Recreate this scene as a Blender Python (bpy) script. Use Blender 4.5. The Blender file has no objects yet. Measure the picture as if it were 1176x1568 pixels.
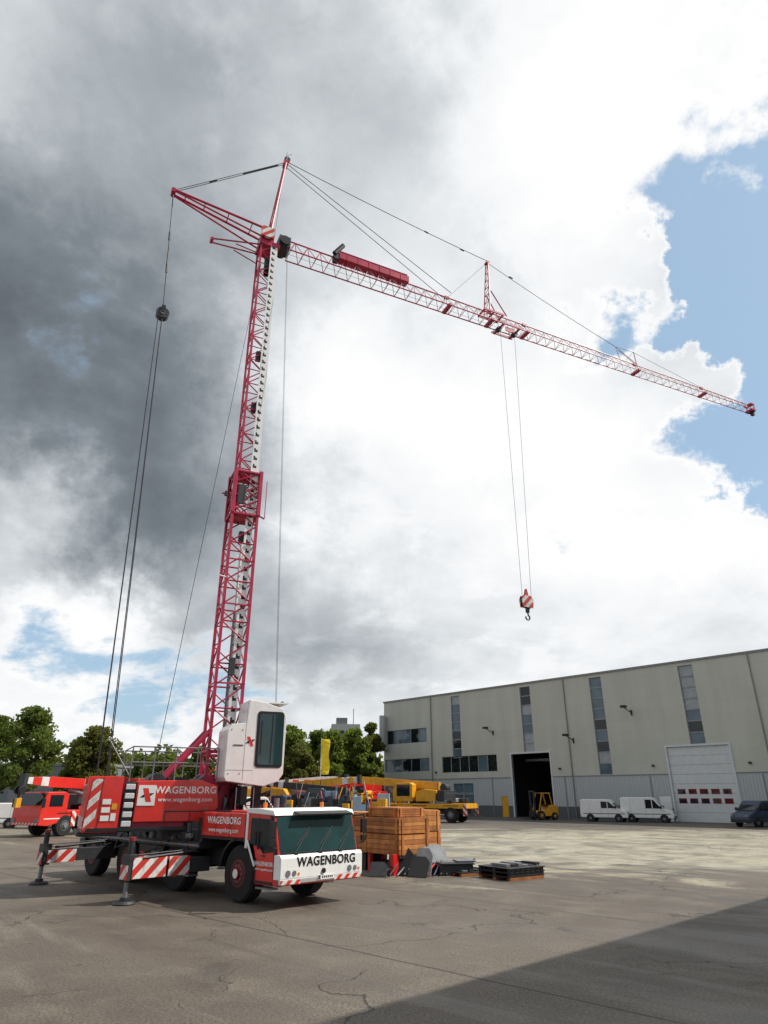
import bpy, math, random
import numpy as np
from mathutils import Vector, Matrix
random.seed(7); rng=np.random.default_rng(11)
R=math.radians
sc=bpy.context.scene
sc.view_settings.view_transform='Standard'; sc.view_settings.look='None'; sc.view_settings.exposure=0
COL=sc.collection
# ------------------------------------------------------------ materials
def nmat(name):
    m=bpy.data.materials.new(name); m.use_nodes=True
    nt=m.node_tree; b=nt.nodes['Principled BSDF']; return m,nt,b
def mat(name,col,rough=.5,metal=0,var=.12,vscale=3.0,bump=0,coat=0,grime=0):
    m,nt,b=nmat(name); N=nt.nodes; L=nt.links
    tc=N.new('ShaderNodeTexCoord'); no=N.new('ShaderNodeTexNoise'); no.inputs['Scale'].default_value=vscale; no.inputs['Detail'].default_value=6
    L.new(tc.outputs['Object'],no.inputs['Vector'])
    mr=N.new('ShaderNodeMapRange'); mr.inputs['From Min'].default_value=.3; mr.inputs['From Max'].default_value=.7
    mr.inputs['To Min'].default_value=1-var; mr.inputs['To Max'].default_value=1+var
    L.new(no.outputs['Fac'],mr.inputs['Value'])
    mx=N.new('ShaderNodeVectorMath'); mx.operation='SCALE'; mx.inputs[0].default_value=col
    L.new(mr.outputs[0],mx.inputs['Scale']); last=mx.outputs[0]
    if grime:
        sv=N.new('ShaderNodeVectorMath'); sv.operation='MULTIPLY'; sv.inputs[1].default_value=(5,5,1.2); L.new(tc.outputs['Object'],sv.inputs[0])
        n2=N.new('ShaderNodeTexNoise'); n2.inputs['Scale'].default_value=1.3; n2.inputs['Detail'].default_value=8; n2.inputs['Roughness'].default_value=.7; L.new(sv.outputs[0],n2.inputs['Vector'])
        g=N.new('ShaderNodeMapRange'); g.inputs['From Min'].default_value=.52; g.inputs['From Max'].default_value=.72; g.inputs['To Max'].default_value=grime; L.new(n2.outputs['Fac'],g.inputs[0])
        gm=N.new('ShaderNodeMix'); gm.data_type='RGBA'; L.new(g.outputs[0],gm.inputs['Factor']); L.new(last,gm.inputs['A']); gm.inputs['B'].default_value=(.09,.075,.06,1); last=gm.outputs['Result']
    L.new(last,b.inputs['Base Color'])
    b.inputs['Roughness'].default_value=rough; b.inputs['Metallic'].default_value=metal
    b.inputs['Coat Weight'].default_value=coat
    if bump:
        bp=N.new('ShaderNodeBump'); bp.inputs['Strength'].default_value=bump; L.new(no.outputs['Fac'],bp.inputs['Height']); L.new(bp.outputs[0],b.inputs['Normal'])
    return m
def stripe_mat(name,vec,freq,c1=(.58,.03,.02),c2=(.68,.68,.66)):
    m,nt,b=nmat(name); N=nt.nodes; L=nt.links
    tc=N.new('ShaderNodeTexCoord'); d=N.new('ShaderNodeVectorMath'); d.operation='DOT_PRODUCT'; d.inputs[1].default_value=[v*freq for v in vec]
    L.new(tc.outputs['Object'],d.inputs[0])
    f=N.new('ShaderNodeMath'); f.operation='FRACT'; L.new(d.outputs['Value'],f.inputs[0])
    g=N.new('ShaderNodeMath'); g.operation='GREATER_THAN'; g.inputs[1].default_value=.5; L.new(f.outputs[0],g.inputs[0])
    mx=N.new('ShaderNodeMix'); mx.data_type='RGBA'; mx.inputs['A'].default_value=(*c1,1); mx.inputs['B'].default_value=(*c2,1)
    L.new(g.outputs[0],mx.inputs['Factor'])
    n2=N.new('ShaderNodeTexNoise'); n2.inputs['Scale'].default_value=6; n2.inputs['Detail'].default_value=8; L.new(tc.outputs['Object'],n2.inputs['Vector'])
    q=N.new('ShaderNodeMapRange'); q.inputs['From Min'].default_value=.5; q.inputs['From Max'].default_value=.7; q.inputs['To Max'].default_value=.5; L.new(n2.outputs['Fac'],q.inputs[0])
    gm=N.new('ShaderNodeMix'); gm.data_type='RGBA'; L.new(q.outputs[0],gm.inputs['Factor']); L.new(mx.outputs['Result'],gm.inputs['A']); gm.inputs['B'].default_value=(.10,.085,.07,1)
    L.new(gm.outputs['Result'],b.inputs['Base Color']); b.inputs['Roughness'].default_value=.45
    return m
RED=mat('red_paint',(.66,.020,.012),.32,var=.12,coat=.35,grime=.25)
CRIM=mat('crimson_lattice_paint',(.42,.014,.058),.4,var=.2)
WHT=mat('white_paint',(.8,.8,.79),.32,var=.04,coat=.2,grime=.12)
LET=mat('lettering_white',(.8,.8,.8),.5,var=.02)
OFFW=mat('off_white_paint',(.62,.63,.64),.45,var=.1)
PINKW=mat('pale_lattice_paint',(.50,.38,.43),.45,var=.15)
BLK=mat('black_plastic',(.010,.010,.012),.45,var=.2)
TYRE=mat('tyre_rubber',(.012,.012,.013),.85,var=.25)
DGR=mat('dark_grey_steel',(.024,.026,.031),.55,var=.35)
GRY=mat('grey_steel',(.20,.21,.23),.45,metal=.3,var=.25)
ROPE=mat('steel_rope',(.05,.05,.06),.5,metal=.4)
GLS=mat('dark_glass',(.010,.016,.020),.04,var=.1)
TEAL=mat('tinted_windscreen',(.012,.040,.042),.03,var=.3,vscale=1.2,coat=.5)
GLB=mat('blue_glass',(.10,.15,.19),.06,var=.25,vscale=.5)
FROST=mat('frosted_glass',(.3,.33,.35),.3,var=.15)
YEL=mat('yellow_paint',(.70,.34,.012),.42,var=.15,grime=.4)
ORW=mat('orange_lamp',(.8,.2,.02),.3)
NAVY=mat('navy_paint',(.03,.05,.09),.35,var=.2)
LBL=mat('light_blue_steel',(.3,.42,.55),.4)
STR_Y=stripe_mat('hazard_stripes_lateral',(0,-1,1),2.3)
STR_YF=stripe_mat('hazard_stripes_bumper',(0,-1,1),3.6)
STR_X=stripe_mat('hazard_stripes_length',(-1,0,1),2.2)
# ------------------------------------------------------------ mesh builder
import bmesh
class MB:
    def __init__(s): s.v=[]; s.f=[]; s.m=[]; s.mats=[]
    def mi(s,m):
        if m not in s.mats: s.mats.append(m)
        return s.mats.index(m)
    def add(s,vs,fs,m):
        o=len(s.v); s.v+= [tuple(x) for x in vs]; i=s.mi(m)
        for f in fs: s.f.append(tuple(o+k for k in f)); s.m.append(i)
    def box(s,a,b,m,rot=None,piv=None):
        x0,x1=sorted((a[0],b[0]));y0,y1=sorted((a[1],b[1]));z0,z1=sorted((a[2],b[2]))
        vs=[Vector(p) for p in [(x0,y0,z0),(x1,y0,z0),(x1,y1,z0),(x0,y1,z0),(x0,y0,z1),(x1,y0,z1),(x1,y1,z1),(x0,y1,z1)]]
        if rot is not None:
            c=Vector(piv) if piv is not None else Vector(((x0+x1)/2,(y0+y1)/2,(z0+z1)/2))
            vs=[c+rot@(q-c) for q in vs]
        s.add(vs,[(0,3,2,1),(4,5,6,7),(0,1,5,4),(1,2,6,5),(2,3,7,6),(3,0,4,7)],m)
    def cyl(s,p1,p2,r,m,n=8,r2=None,cap=True):
        p1=Vector(p1);p2=Vector(p2);d=(p2-p1).normalized(); r2=r if r2 is None else r2
        u=d.orthogonal().normalized(); w=d.cross(u)
        vs=[];
        for k in range(n):
            a=2*math.pi*k/n; e=u*math.cos(a)+w*math.sin(a); vs.append(p1+e*r)
        for k in range(n):
            a=2*math.pi*k/n; e=u*math.cos(a)+w*math.sin(a); vs.append(p2+e*r2)
        fs=[(k,(k+1)%n,n+(k+1)%n,n+k) for k in range(n)]
        if cap: fs+=[tuple(range(n-1,-1,-1)),tuple(range(n,2*n))]
        s.add(vs,fs,m)
    def prism(s,prof,y0,y1,m):
        n=len(prof); vs=[(x,y0,z) for x,z in prof]+[(x,y1,z) for x,z in prof]
        fs=[(k,(k+1)%n,n+(k+1)%n,n+k) for k in range(n)]+[tuple(range(n-1,-1,-1)),tuple(range(n,2*n))]
        s.add(vs,fs,m)
    def obj(s,name,parent=None,bevel=0,loc=None,rotz=0):
        me=bpy.data.meshes.new(name); me.from_pydata(s.v,[],s.f)
        for m in s.mats: me.materials.append(m)
        me.polygons.foreach_set('material_index',s.m)
        me.update(); o=bpy.data.objects.new(name,me); COL.objects.link(o)
        bm=bmesh.new(); bm.from_mesh(me); bmesh.ops.recalc_face_normals(bm,faces=bm.faces); bm.to_mesh(me); bm.free()
        if parent: o.parent=parent
        if loc: o.location=loc
        o.rotation_euler[2]=rotz
        if bevel:
            b=o.modifiers.new('bevel','BEVEL'); b.width=bevel; b.segments=2; b.limit_method='ANGLE'; b.angle_limit=R(35)
        return o
def empty(name,loc=(0,0,0),rz=0,parent=None):
    e=bpy.data.objects.new(name,None); COL.objects.link(e); e.location=loc; e.rotation_euler[2]=rz; e.empty_display_size=.3
    if parent: e.parent=parent
    return e
def text(name,s,size,loc,rot,m,parent,bold=.004,sx=1.0):
    c=bpy.data.curves.new(name,'FONT'); c.body=s; c.size=size; c.extrude=.004; c.offset=bold; c.align_x='CENTER'; c.align_y='CENTER'; c.resolution_u=4
    c.space_character=1.06
    c.materials.append(m); o=bpy.data.objects.new(name,c); COL.objects.link(o); o.location=loc; o.rotation_euler=rot; o.parent=parent; o.scale=(sx,1,1); return o
def wheel(mb,x,y0,y1,r,rim,n=28):
    mb.cyl((x,y0+.04*(1 if y1>y0 else -1),r),(x,y1,r),r,TYRE,n)
    s=1 if y1>y0 else -1
    mb.cyl((x,y0,r),(x,y0+.05*s,r),r*.93,TYRE,n,r*.99)
    mb.cyl((x,y0-.012*s,r),(x,y0+.05*s,r),r*.48,rim,n)
    mb.cyl((x,y0-.016*s,r),(x,y0+.03*s,r),r*.43,BLK,n)
    mb.cyl((x,y0-.02*s,r),(x,y0,r),r*.34,rim,n)
    mb.cyl((x,y0-.09*s,r),(x,y0,r),r*.2,rim,14)
    for k in range(10):
        a=k*math.pi/5; mb.cyl((x+r*.28*math.cos(a),y0-.045*s,r+r*.28*math.sin(a)),(x+r*.28*math.cos(a),y0,r+r*.28*math.sin(a)),r*.03,GRY,6)
# ============================================================ MOBILE TOWER CRANE
crane=empty('mobile_tower_crane')
A=Vector((-2.6,18.3,0))
car=empty('carrier',A,math.atan2(-.70,.714),crane)
def T(l,w,h): return (-l,w,h)
W=2.75
mb=MB()
mb.box(T(1.3,.75,.72),T(12.0,2.0,1.18),DGR)
mb.box(T(3.85,.06,1.16),T(12.2,2.69,1.34),DGR)
for l0,l1,h0,h1,m in [(4.55,4.9,.62,1.14,DGR),(6.0,7.5,.5,1.14,BLK),(9.95,10.2,.7,1.14,DGR),(11.7,12.1,.7,1.14,DGR)]:
    mb.box(T(l0,.08,h0),T(l1,.7,h1),m); mb.box(T(l0,2.05,h0),T(l1,2.66,h1),m)
for k in range(34):
    l=random.uniform(3.9,12); s_=random.uniform(.1,.5)
    mb.box(T(l,.05,1.345),T(min(12.2,l+s_),.5,1.36+random.uniform(.04,.26)),random.choice([DGR,BLK,BLK,GRY,DGR]))
for l in (4.0,5.2,6.2,8.3,9.3,10.4):
    mb.cyl(T(l,.16,1.5),T(l+.9,.2,1.42),.025,BLK,6); mb.cyl(T(l,-.0,1.1),T(l+.8,-.0,.95),.02,BLK,6)
mb.box(T(3.85,.02,1.22),T(12.2,.055,1.28),GRY)
for l in np.arange(4.2,12,.9): mb.box(T(l,.0,1.23),T(l+.07,.018,1.27),ORW)
for h in (.45,.75): mb.box(T(4.15,-.02,h),T(4.5,.3,h+.04),GRY)
for w in (.62,2.13): mb.box(T(1.3,w-.1,.5),T(2.6,w+.1,.7),DGR)
mb.cyl(T(5.0,.3,.8),T(5.9,.3,.8),.2,DGR,14)
mb.box(T(6.1,.05,.62),T(6.6,.075,1.0),GRY); mb.box(T(7.0,.05,.7),T(7.3,.075,.95),RED)
mb.obj('chassis_frame',car,.01)
mb=MB()
DRED=mat('dull_red_rim',(.20,.015,.012),.55,var=.3,grime=.5)
for l in (1.88,5.15,8.35,10.9):
    wheel(mb,-l,.1,.5,.68,DRED); wheel(mb,-l,W-.1,W-.5,.68,DRED)
    mb.cyl(T(l,.5,.68),T(l,W-.5,.68),.13,DGR,10)
mb.cyl(T(1.88,-.0,.68),T(1.88,.05,.68),.11,WHT,16)
mb.obj('wheels',car,.015)
mb=MB()
for l in (1.88,5.15,8.35,10.9):
    for w0,w1 in ((.03,.56),(W-.56,W-.03)):
        n=14;rr=.78
        for k in range(n):
            a0=math.pi*(.04+.92*k/n);a1=math.pi*(.04+.92*(k+1)/n)
            p=[(-l+rr*math.cos(a),.70+rr*math.sin(a)) for a in (a0,a1)]
            q=[(-l+(rr+.05)*math.cos(a),.70+(rr+.05)*math.sin(a)) for a in (a1,a0)]
            mb.prism(p+q,w0,w1,BLK)
mb.obj('fenders',car)
mb=MB()
prof=[(-.02,.52),(0.02,.62),(0.02,1.17),(-.06,1.2),(-.30,2.06),(-.42,2.17),(-1.5,2.2),(-1.5,1.5),(-1.2,1.42),(-1.06,1.1),(-1.02,.5)]
mb.prism(prof,.02,W-.02,RED)
mb.obj('cab_body',car,.035)
mb=MB()
mb.prism([(.05,.56),(.09,.66),(.09,1.14),(.04,1.21),(-.20,1.21),(-.20,.56)],-.012,W+.012,WHT)
mb.prism([(-.26,2.10),(-.34,2.22),(-1.0,2.27),(-1.52,2.26),(-1.52,2.15),(-.40,2.11)],-.015,W+.015,WHT)
mb.box((-1.52,-.012,1.3),(-1.42,.02,2.14),WHT); mb.prism([(-1.08,.9),(-1.02,.9),(-1.4,1.5),(-1.5,1.5)],-.010,.02,WHT)
mb.obj('cab_white_trim',car,.04)
mb=MB()
def wsp(h,out=.012):
    t=(h-1.2)/(2.06-1.2); return -.06+t*(-.24)+out
mb.prism([(wsp(1.22,.02),1.22),(wsp(2.09,.02),2.09),(wsp(2.09,-.03),2.09),(wsp(1.22,-.03),1.22)],.07,W-.07,TEAL)
for y0,y1 in ((-.004,.03),(W-.03,W+.004)):
    mb.prism([(-.2,1.28),(-.40,2.02),(-1.30,2.04),(-1.30,1.42),(-.9,1.36),(-.7,1.22)],y0,y1,GLS)
    mb.prism([(-.16,1.13),(-.13,1.22),(-.40,2.1),(-.48,2.1),(-.24,1.22),(-.24,1.13)],y0-.004,y1+.004,BLK)
    mb.box((-.93,y0-.006,1.3),(-.97,y1+.006,2.04),BLK)
mb.box((-.30,.6,2.13),(-.02,W-.25,2.17),BLK,Matrix.Rotation(R(14),3,'Y'))
mb.obj('cab_windows',car,.008)
mb=MB()
mb.box((wsp(1.25,.035),.1,1.215),(wsp(1.25,.05),W-.1,1.25),BLK)
for w in (.34,W-.34):
    mb.cyl((.085,w-.12,.80),(.108,w-.12,.80),.075,GRY,18); mb.cyl((.085,w+.08,.80),(.108,w+.08,.80),.06,GRY,18); mb.cyl((.085,w+.22,.78),(.104,w+.22,.78),.035,ORW,12)
    mb.box((.07,w-.24,.70),(.093,w+.28,.90),WHT)
mb.box((.085,1.2,.60),(.10,1.75,.71),WHT); mb.box((.09,1.21,.61),(.104,1.28,.70),NAVY)
for k in range(6): mb.box((.091,1.33+.065*k,.63),(.104,1.37+.065*k,.68),BLK)
mb.cyl((.08,W/2,.80),(.13,W/2,.80),.06,BLK,12)
mb.box((.088,.02,.685),(.0925,W-.02,.69),GRY)
for w in (.5,1.3,2.0):
    mb.cyl((wsp(1.24,.05),w,1.24),(wsp(1.7,.04),w+.5,1.7),.012,BLK,6)
    mb.cyl((wsp(1.5,.04),w+.1,1.38),(wsp(1.85,.04),w+.62,1.86),.014,BLK,6)
    mb.box((.0,w-.05,1.2),(.06,w+.05,1.24),BLK)
for s,w in ((-1,0),(1,W)):
    mb.cyl((-.3,w,2.05),(-.05,w+s*.2,2.08),.02,BLK,6); mb.cyl((-.05,w+s*.2,2.08),(-.05,w+s*.2,1.4),.018,BLK,6); mb.cyl((-.1,w,1.35),(-.05,w+s*.2,1.4),.018,BLK,6)
    mb.box((-.1,w+s*.2-.09,1.62),(-.03,w+s*.2+.09,1.98),BLK); mb.box((-.1,w+s*.2-.08,1.42),(-.03,w+s*.2+.08,1.57),BLK)
mb.box((-.25,-.008,.545),(-1.0,.018,.60),BLK); mb.box((-.62,-.02,1.15),(-.76,.0,1.18),BLK)
mb.box((-.22,-.006,.62),(-.235,.018,1.22),BLK); mb.box((-1.0,-.006,.62),(-1.012,.018,1.1),BLK); mb.box((-.3,-.02,.42),(-.9,.25,.46),GRY)
for w in (.35,W-.4): mb.cyl((-1.2,w,2.26),(-1.2,w,2.40),.055,ORW,10)
mb.obj('cab_details',car,.005)
mb=MB()
mb.box((.086,.02,.565),(.098,.62,.65),STR_YF); mb.box((.086,W-1.0,.565),(.098,W-.02,.67),STR_YF); mb.box((-.2,-.024,.57),(.03,-.014,.67),STR_YF)
mb.obj('bumper_stripes',car)
text('front_lettering','WAGENBORG',.30,(.096,1.50,1.03),(R(90),0,R(90)),BLK,car,.007,1.0)
text('door_lettering','WAGENBORG',.135,(-.62,.008,.98),(R(90),0,0),LET,car,.002)
text('door_web_lettering','www.wagenborg.com',.08,(-.62,.008,.86),(R(90),0,0),LET,car,0)
mb=MB()
mb.box(T(1.56,.05,1.52),T(3.8,W-.05,2.14),RED)
mb.box(T(1.7,.2,2.14),T(2.6,W-.2,2.20),RED)
mb.obj('engine_housing',car,.025)
mb=MB()
for k in range(7): mb.box(T(2.75,.3+.3*k,2.145),T(3.6,.45+.3*k,2.18),BLK)
mb.box(T(3.79,.3,1.56),T(3.83,2.4,2.1),BLK)
mb.cyl(T(3.3,2.3,2.14),T(3.3,2.3,2.5),.09,GRY,12)
for l in (1.62,2.35,3.05,3.72): mb.box(T(l,.042,1.55),T(l+.012,.052,2.11),BLK)
mb.box(T(1.56,.03,1.46),T(3.8,.06,1.515),BLK)
for k in range(12):
    l=random.uniform(3.85,4.8); mb.box(T(l,.15,1.35),T(l+.2,random.uniform(.3,1.4),random.uniform(1.45,2.0)),random.choice([DGR,BLK,GRY]))
mb.obj('engine_housing_grilles',car)
text('engine_housing_lettering','WAGENBORG',.25,(-2.68,.045,1.93),(R(90),0,0),LET,car,.004)
text('engine_housing_web_lettering','www.wagenborg.com',.16,(-2.68,.045,1.69),(R(90),0,0),LET,car,.001)
for i,l in enumerate((3.76,9.64)):
    for s,side in ((-1,0),(1,W)):
        mb=MB(); e=side+s*2.1
        mb.box((-l-.17,side-s*.3,.62),(-l+.17,e,.98),DGR)
        mb.box((-l-.2,e-s*.2,.55),(-l+.2,e+s*.05,1.15),DGR)
        mb.cyl((-l,e-s*.06,1.55),(-l,e-s*.06,.5),.08,DGR,14); mb.cyl((-l,e-s*.06,.55),(-l,e-s*.06,.12),.06,GRY,12)
        mb.cyl((-l,e-s*.06,1.46),(-l,e-s*.06,1.56),.095,DRED,14)
        mb.cyl((-l,e-s*.06,.02),(-l,e-s*.06,.08),.3,DGR,20,.24); mb.cyl((-l,e-s*.06,.08),(-l,e-s*.06,.16),.12,DGR,12)
        mb.cyl((-l+.2,side+s*.2,1.15),(-l+.2,e-s*.3,1.05),.04,BLK,8)
        for h in (1.12,1.2): mb.cyl((-l+.1,side,h),(-l+.1,e,h-.08),.018,BLK,6)
        for xs in (.205,-.225):
            if i==0: mb.box((-l+xs,e-s*.06,.58),(-l+xs+.02,e-s*1.02,1.07),STR_Y); mb.box((-l+xs,e-s*1.09,.58),(-l+xs+.02,e-s*1.72,1.05),STR_Y)
            else: mb.box((-l+xs,e-s*.1,.60),(-l+xs+.02,e-s*1.0,.96),STR_Y)
        mb.box((-l-.2,e+s*.055,.56),(-l+.2,e+s*.07,.9),STR_X)
        mb.obj('outrigger',car,.008)
# ------------------------------------------------------------ superstructure
M0=Vector((-5.55,23.5,0)); ang=math.atan2(.43,.9)
sup=empty('superstructure',M0,ang,crane)
mb=MB()
mb.cyl((-.75,0,1.34),(-.75,0,1.74),.95,DGR,32)
mb.box((-3.9,-1.15,1.70),(.75,1.15,1.92),CRIM)
mb.box((-3.9,-1.32,1.62),(-.1,-1.16,1.72),BLK)
mb.box((-3.2,-.8,1.92),(-.6,.8,2.7),DGR)
mb.box((-1.7,-.7,2.7),(-1.1,.7,3.1),DGR)
for y in (-.45,.45):
    mb.box((-.55,y-.07,1.9),(.6,y+.07,3.2),CRIM)
    mb.cyl((-2.6,y,2.1),(-.45,y,4.6),.08,CRIM,10); mb.cyl((-1.9,y,2.0),(-.5,y,3.2),.06,GRY,10)
mb.cyl((-2.0,-.6,2.95),(-2.0,.6,2.95),.28,DGR,18)
mb.obj('slewing_platform',sup,.01)
mb=MB()
for s in (-1,1):
    mb.prism([(-2.65,1.85),(-2.65,2.98),(-.85,3.02),(-.25,2.86),(-.18,2.25),(-.5,1.85)],s*1.32,s*.9,RED)
mb.obj('side_housing',sup,.025)
mb=MB()
mb.box((-2.6,-1.335,2.3),(-2.1,-1.322,2.86),WHT)
mb.box((-.3,-1.33,2.12),(-1.75,-1.322,2.15),BLK); mb.box((-1.75,-1.33,1.87),(-1.77,-1.322,2.15),BLK); mb.box((-1.02,-1.33,1.87),(-1.04,-1.322,2.12),BLK)
for x in (-1.6,-.6): mb.box((x,-1.34,2.18),(x+.1,-1.322,2.21),GRY)
mb.obj('logo_plate',sup)
mb=MB()
mb.add([(-2.48,-1.338,2.78),(-2.32,-1.338,2.78),(-2.2,-1.338,2.40),(-2.36,-1.338,2.40)],[(0,1,2,3)],RED)
mb.add([(-2.55,-1.337,2.52),(-2.36,-1.337,2.66),(-2.42,-1.337,2.52)],[(0,1,2)],BLK); mb.add([(-2.13,-1.337,2.64),(-2.3,-1.337,2.52),(-2.26,-1.337,2.64)],[(0,1,2)],BLK)
mb.obj('logo_mark',sup)
text('housing_lettering','WAGENBORG',.275,(-1.2,-1.325,2.72),(R(90),0,0),LET,sup,.005)
text('housing_web_lettering','www.wagenborg.com',.175,(-1.2,-1.325,2.46),(R(90),0,0),LET,sup,.001)
mb=MB()
for k in range(5):
    mb.box((-4.0,-1.3+.52*k,1.6),(-3.05,-1.3+.52*k+.5,3.1 if k in(0,4) else 2.9),RED)
mb.box((-4.1,-1.2,1.5),(-3.0,1.2,1.62),DGR)
mb.box((-2.99,-1.25,1.6),(-2.68,-1.10,2.95),DGR)
for k in range(5): mb.box((-2.96,-1.33,1.74+.25*k),(-2.70,-1.2,1.74+.25*k+.15),OFFW)
mb.obj('ballast',sup,.015)
mb=MB()
mb.prism([(-3.98,1.66),(-3.72,1.66),(-3.62,3.02),(-3.88,3.02)],-1.318,-1.303,STR_X)
mb.box((-4.016,-1.28,1.7),(-4.002,1.28,2.0),STR_YF)
for z in (1.9,2.12,2.34): mb.box((-3.55,-1.318,z),(-3.32,-1.303,z+.14),WHT)
mb.box((-3.28,-1.318,2.2),(-3.14,-1.303,2.36),YEL); mb.box((-3.28,-1.318,1.9),(-3.14,-1.303,2.1),WHT)
mb.box((-3.6,-1.312,1.62),(-3.61,-1.303,3.08),BLK)
mb.obj('ballast_signs',sup)
mb=MB()
for y in (-1.25,1.25):
    for z in (3.5,3.95): mb.cyl((-2.9,y,z),(-.3,y,z),.02,GRY,6)
    for x in (-2.9,-2.25,-1.6,-.95,-.3): mb.cyl((x,y,2.95),(x,y,3.95),.02,GRY,6)
for z in (3.5,3.95): mb.cyl((-2.9,-1.25,z),(-2.9,1.25,z),.02,GRY,6)
mb.cyl((-2.9,-1.25,3.1),(-3.6,-1.25,4.1),.016,GRY,6)
mb.obj('handrail',sup)
mb=MB()
for k in range(80):
    x=random.uniform(-3.4,.9); y=random.uniform(-1.05,1.0); z=1.92
    q=random.uniform(.04,.18); mb.box((x,y,z),(x+q,y+q*1.4,z+random.uniform(.2,1.2)),random.choice([DGR,BLK,GRY,CRIM,DGR]))
for k in range(16):
    x=random.uniform(-2.5,.6); mb.cyl((x,-.9,random.uniform(2,2.8)),(x+random.uniform(-.5,.5),-.5,random.uniform(2.2,3.3)),.022,BLK,6)
mb.obj('platform_machinery',sup,.005)
def lattice(mb,half,z0,z1,bay,ch,br,m):
    cs=[(-half,-half),(half,-half),(half,half),(-half,half)]
    for cx,cy in cs: mb.box((cx-ch,cy-ch,z0),(cx+ch,cy+ch,z1),m)
    n=max(1,round((z1-z0)/bay)); b=(z1-z0)/n
    for k in range(n+1):
        z=z0+k*b
        for f in range(4):
            c1=cs[f];c2=cs[(f+1)%4]
            if k%2==0: mb.cyl((c1[0],c1[1],z),(c2[0],c2[1],z),br,m,6,cap=False)
            if k<n:
                a,c=(c1,c2) if k%2==0 else (c2,c1)
                mb.cyl((a[0],a[1],z),(c[0],c[1],z+b),br,m,6,cap=False)
mb=MB(); lattice(mb,.48,2.3,14.3,.74,.05,.028,CRIM)
mb.cyl((.1,.1,2.2),(.1,.1,8.8),.07,GRY,12); mb.cyl((.1,.1,8.8),(.1,.1,11.5),.045,OFFW,12)
mb.obj('lower_mast',sup)
mb=MB(); lattice(mb,.36,12.4,26.4,.62,.04,.024,CRIM); mb.obj('upper_mast',sup)
mb=MB()
mb.box((.06,-.43,3.2),(.34,-.412,12.6),WHT); mb.box((.08,-.43,12.6),(.40,-.412,26.3),WHT)
mb.box((.38,-.412,12.6),(.405,-.2,26.3),OFFW)
z=3.4
while z<26.1:
    mb.box((.15,-.434,z),(.29,-.4305,z+.10),BLK); mb.box((.15,-.436,z+.10),(.21,-.4305,z+.17),BLK); z+=.36
mb.obj('rack_plate',sup)
mb=MB()
for z in (12.45,14.25): mb.box((-.55,-.55,z),(.55,.55,z+.08),CRIM)
for x,y in ((-.5,-.5),(.5,-.5),(.5,.5),(-.5,.5)): mb.box((x-.07,y-.07,12.5),(x+.07,y+.07,14.4),CRIM)
for z in (12.6,13.2,13.8):
    for a,b in (((-.5,-.5),(.5,-.5)),((.5,-.5),(.5,.5)),((.5,.5),(-.5,.5)),((-.5,.5),(-.5,-.5))):
        mb.cyl((a[0],a[1],z),(b[0],b[1],z+.55),.032,CRIM,6)
        if z>13: mb.cyl((b[0],b[1],z),(a[0],a[1],z+.55),.03,CRIM,6)
mb.box((-.35,-.53,12.9),(-.05,-.43,13.7),DGR)
mb.cyl((-.65,-.4,13.2),(-.95,-.5,13.2),.035,CRIM,6); mb.cyl((.55,-.5,12.5),(.75,-.55,12.4),.035,CRIM,6); mb.cyl((.75,-.55,12.4),(.75,-.55,14),.018,CRIM,6)
mb.box((-.85,-.55,13.1),(-.75,-.45,13.3),BLK)
mb.box((-.55,-.55,2.3),(.55,.55,2.9),CRIM)
for z in (3.9,6.1,8.9,10.6): 
    for y in (-.53,.5): mb.box((-.53,y,z),(.53,y+.03,z+.06),CRIM)
    for x in (-.53,.5): mb.box((x,-.53,z),(x+.03,.53,z+.06),CRIM)
mb.cyl((-.47,-.5,9.9),(-.75,-.6,9.9),.03,OFFW,6)
mb.box((-.1,-.6,6.4),(.12,-.5,7.0),DGR)
for z in (11.4,17.2,19.8,24.6): mb.box((-.1,-.3,z),(.1,-.12,z+.45),DGR)
mb.obj('mast_collars',sup,.008)
mb=MB()
mb.prism([(-.22,3.10),(-.15,2.98),(1.05,2.84),(1.5,2.98),(1.66,3.2),(1.68,4.95),(1.55,5.2),(.95,5.38),(.42,5.44),(.36,4.72),(-.12,4.66),(-.22,4.5)],-1.9,-.62,WHT)
mb.obj('operator_cab',sup,.015)
mb=MB()
def rr(x0,x1,z0,z1,r,n=5):
    P=[]
    for cx,cz,a0 in ((x1-r,z0+r,-90),(x1-r,z1-r,0),(x0+r,z1-r,90),(x0+r,z0+r,180)):
        for k in range(n+1):
            a=R(a0+90*k/n); P.append((cx+r*math.cos(a),cz+r*math.sin(a)))
    return P
mb.prism(rr(.70,1.60,3.38,5.1,.11),-1.912,-1.902,BLK); mb.prism(rr(.78,1.57,3.47,5.02,.1),-1.92,-1.913,TEAL)
mb.cyl((.86,-1.94,3.75),(.86,-1.94,4.8),.012,BLK,6); mb.cyl((1.2,-1.925,3.5),(1.22,-1.925,5.0),.015,BLK,6)
mb.prism(rr(.8,1.5,3.5,5.0,.1),-.60,-.615,GLS)
mb.box((1.675,-1.8,3.3),(1.692,-.72,4.95),GLS)
mb.box((1.0,-1.8,5.38),(1.75,-.7,5.42),WHT); mb.cyl((1.55,-1.2,5.4),(1.75,-1.2,5.5),.05,BLK,8)
mb.box((-.02,-1.912,4.02),(.3,-1.902,4.05),BLK)
mb.box((.352,-1.905,3.0),(.36,-1.8985,5.36),GRY); mb.box((-.2,-1.905,3.3),(.66,-1.8985,3.306),GRY)
for x in (-.1,.25): mb.cyl((x,-1.91,4.5),(x,-1.9,4.5),.02,GRY,8); mb.cyl((x,-1.91,3.2),(x,-1.9,3.2),.02,GRY,8)
mb.obj('operator_cab_windows',sup)
mb=MB()
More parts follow.
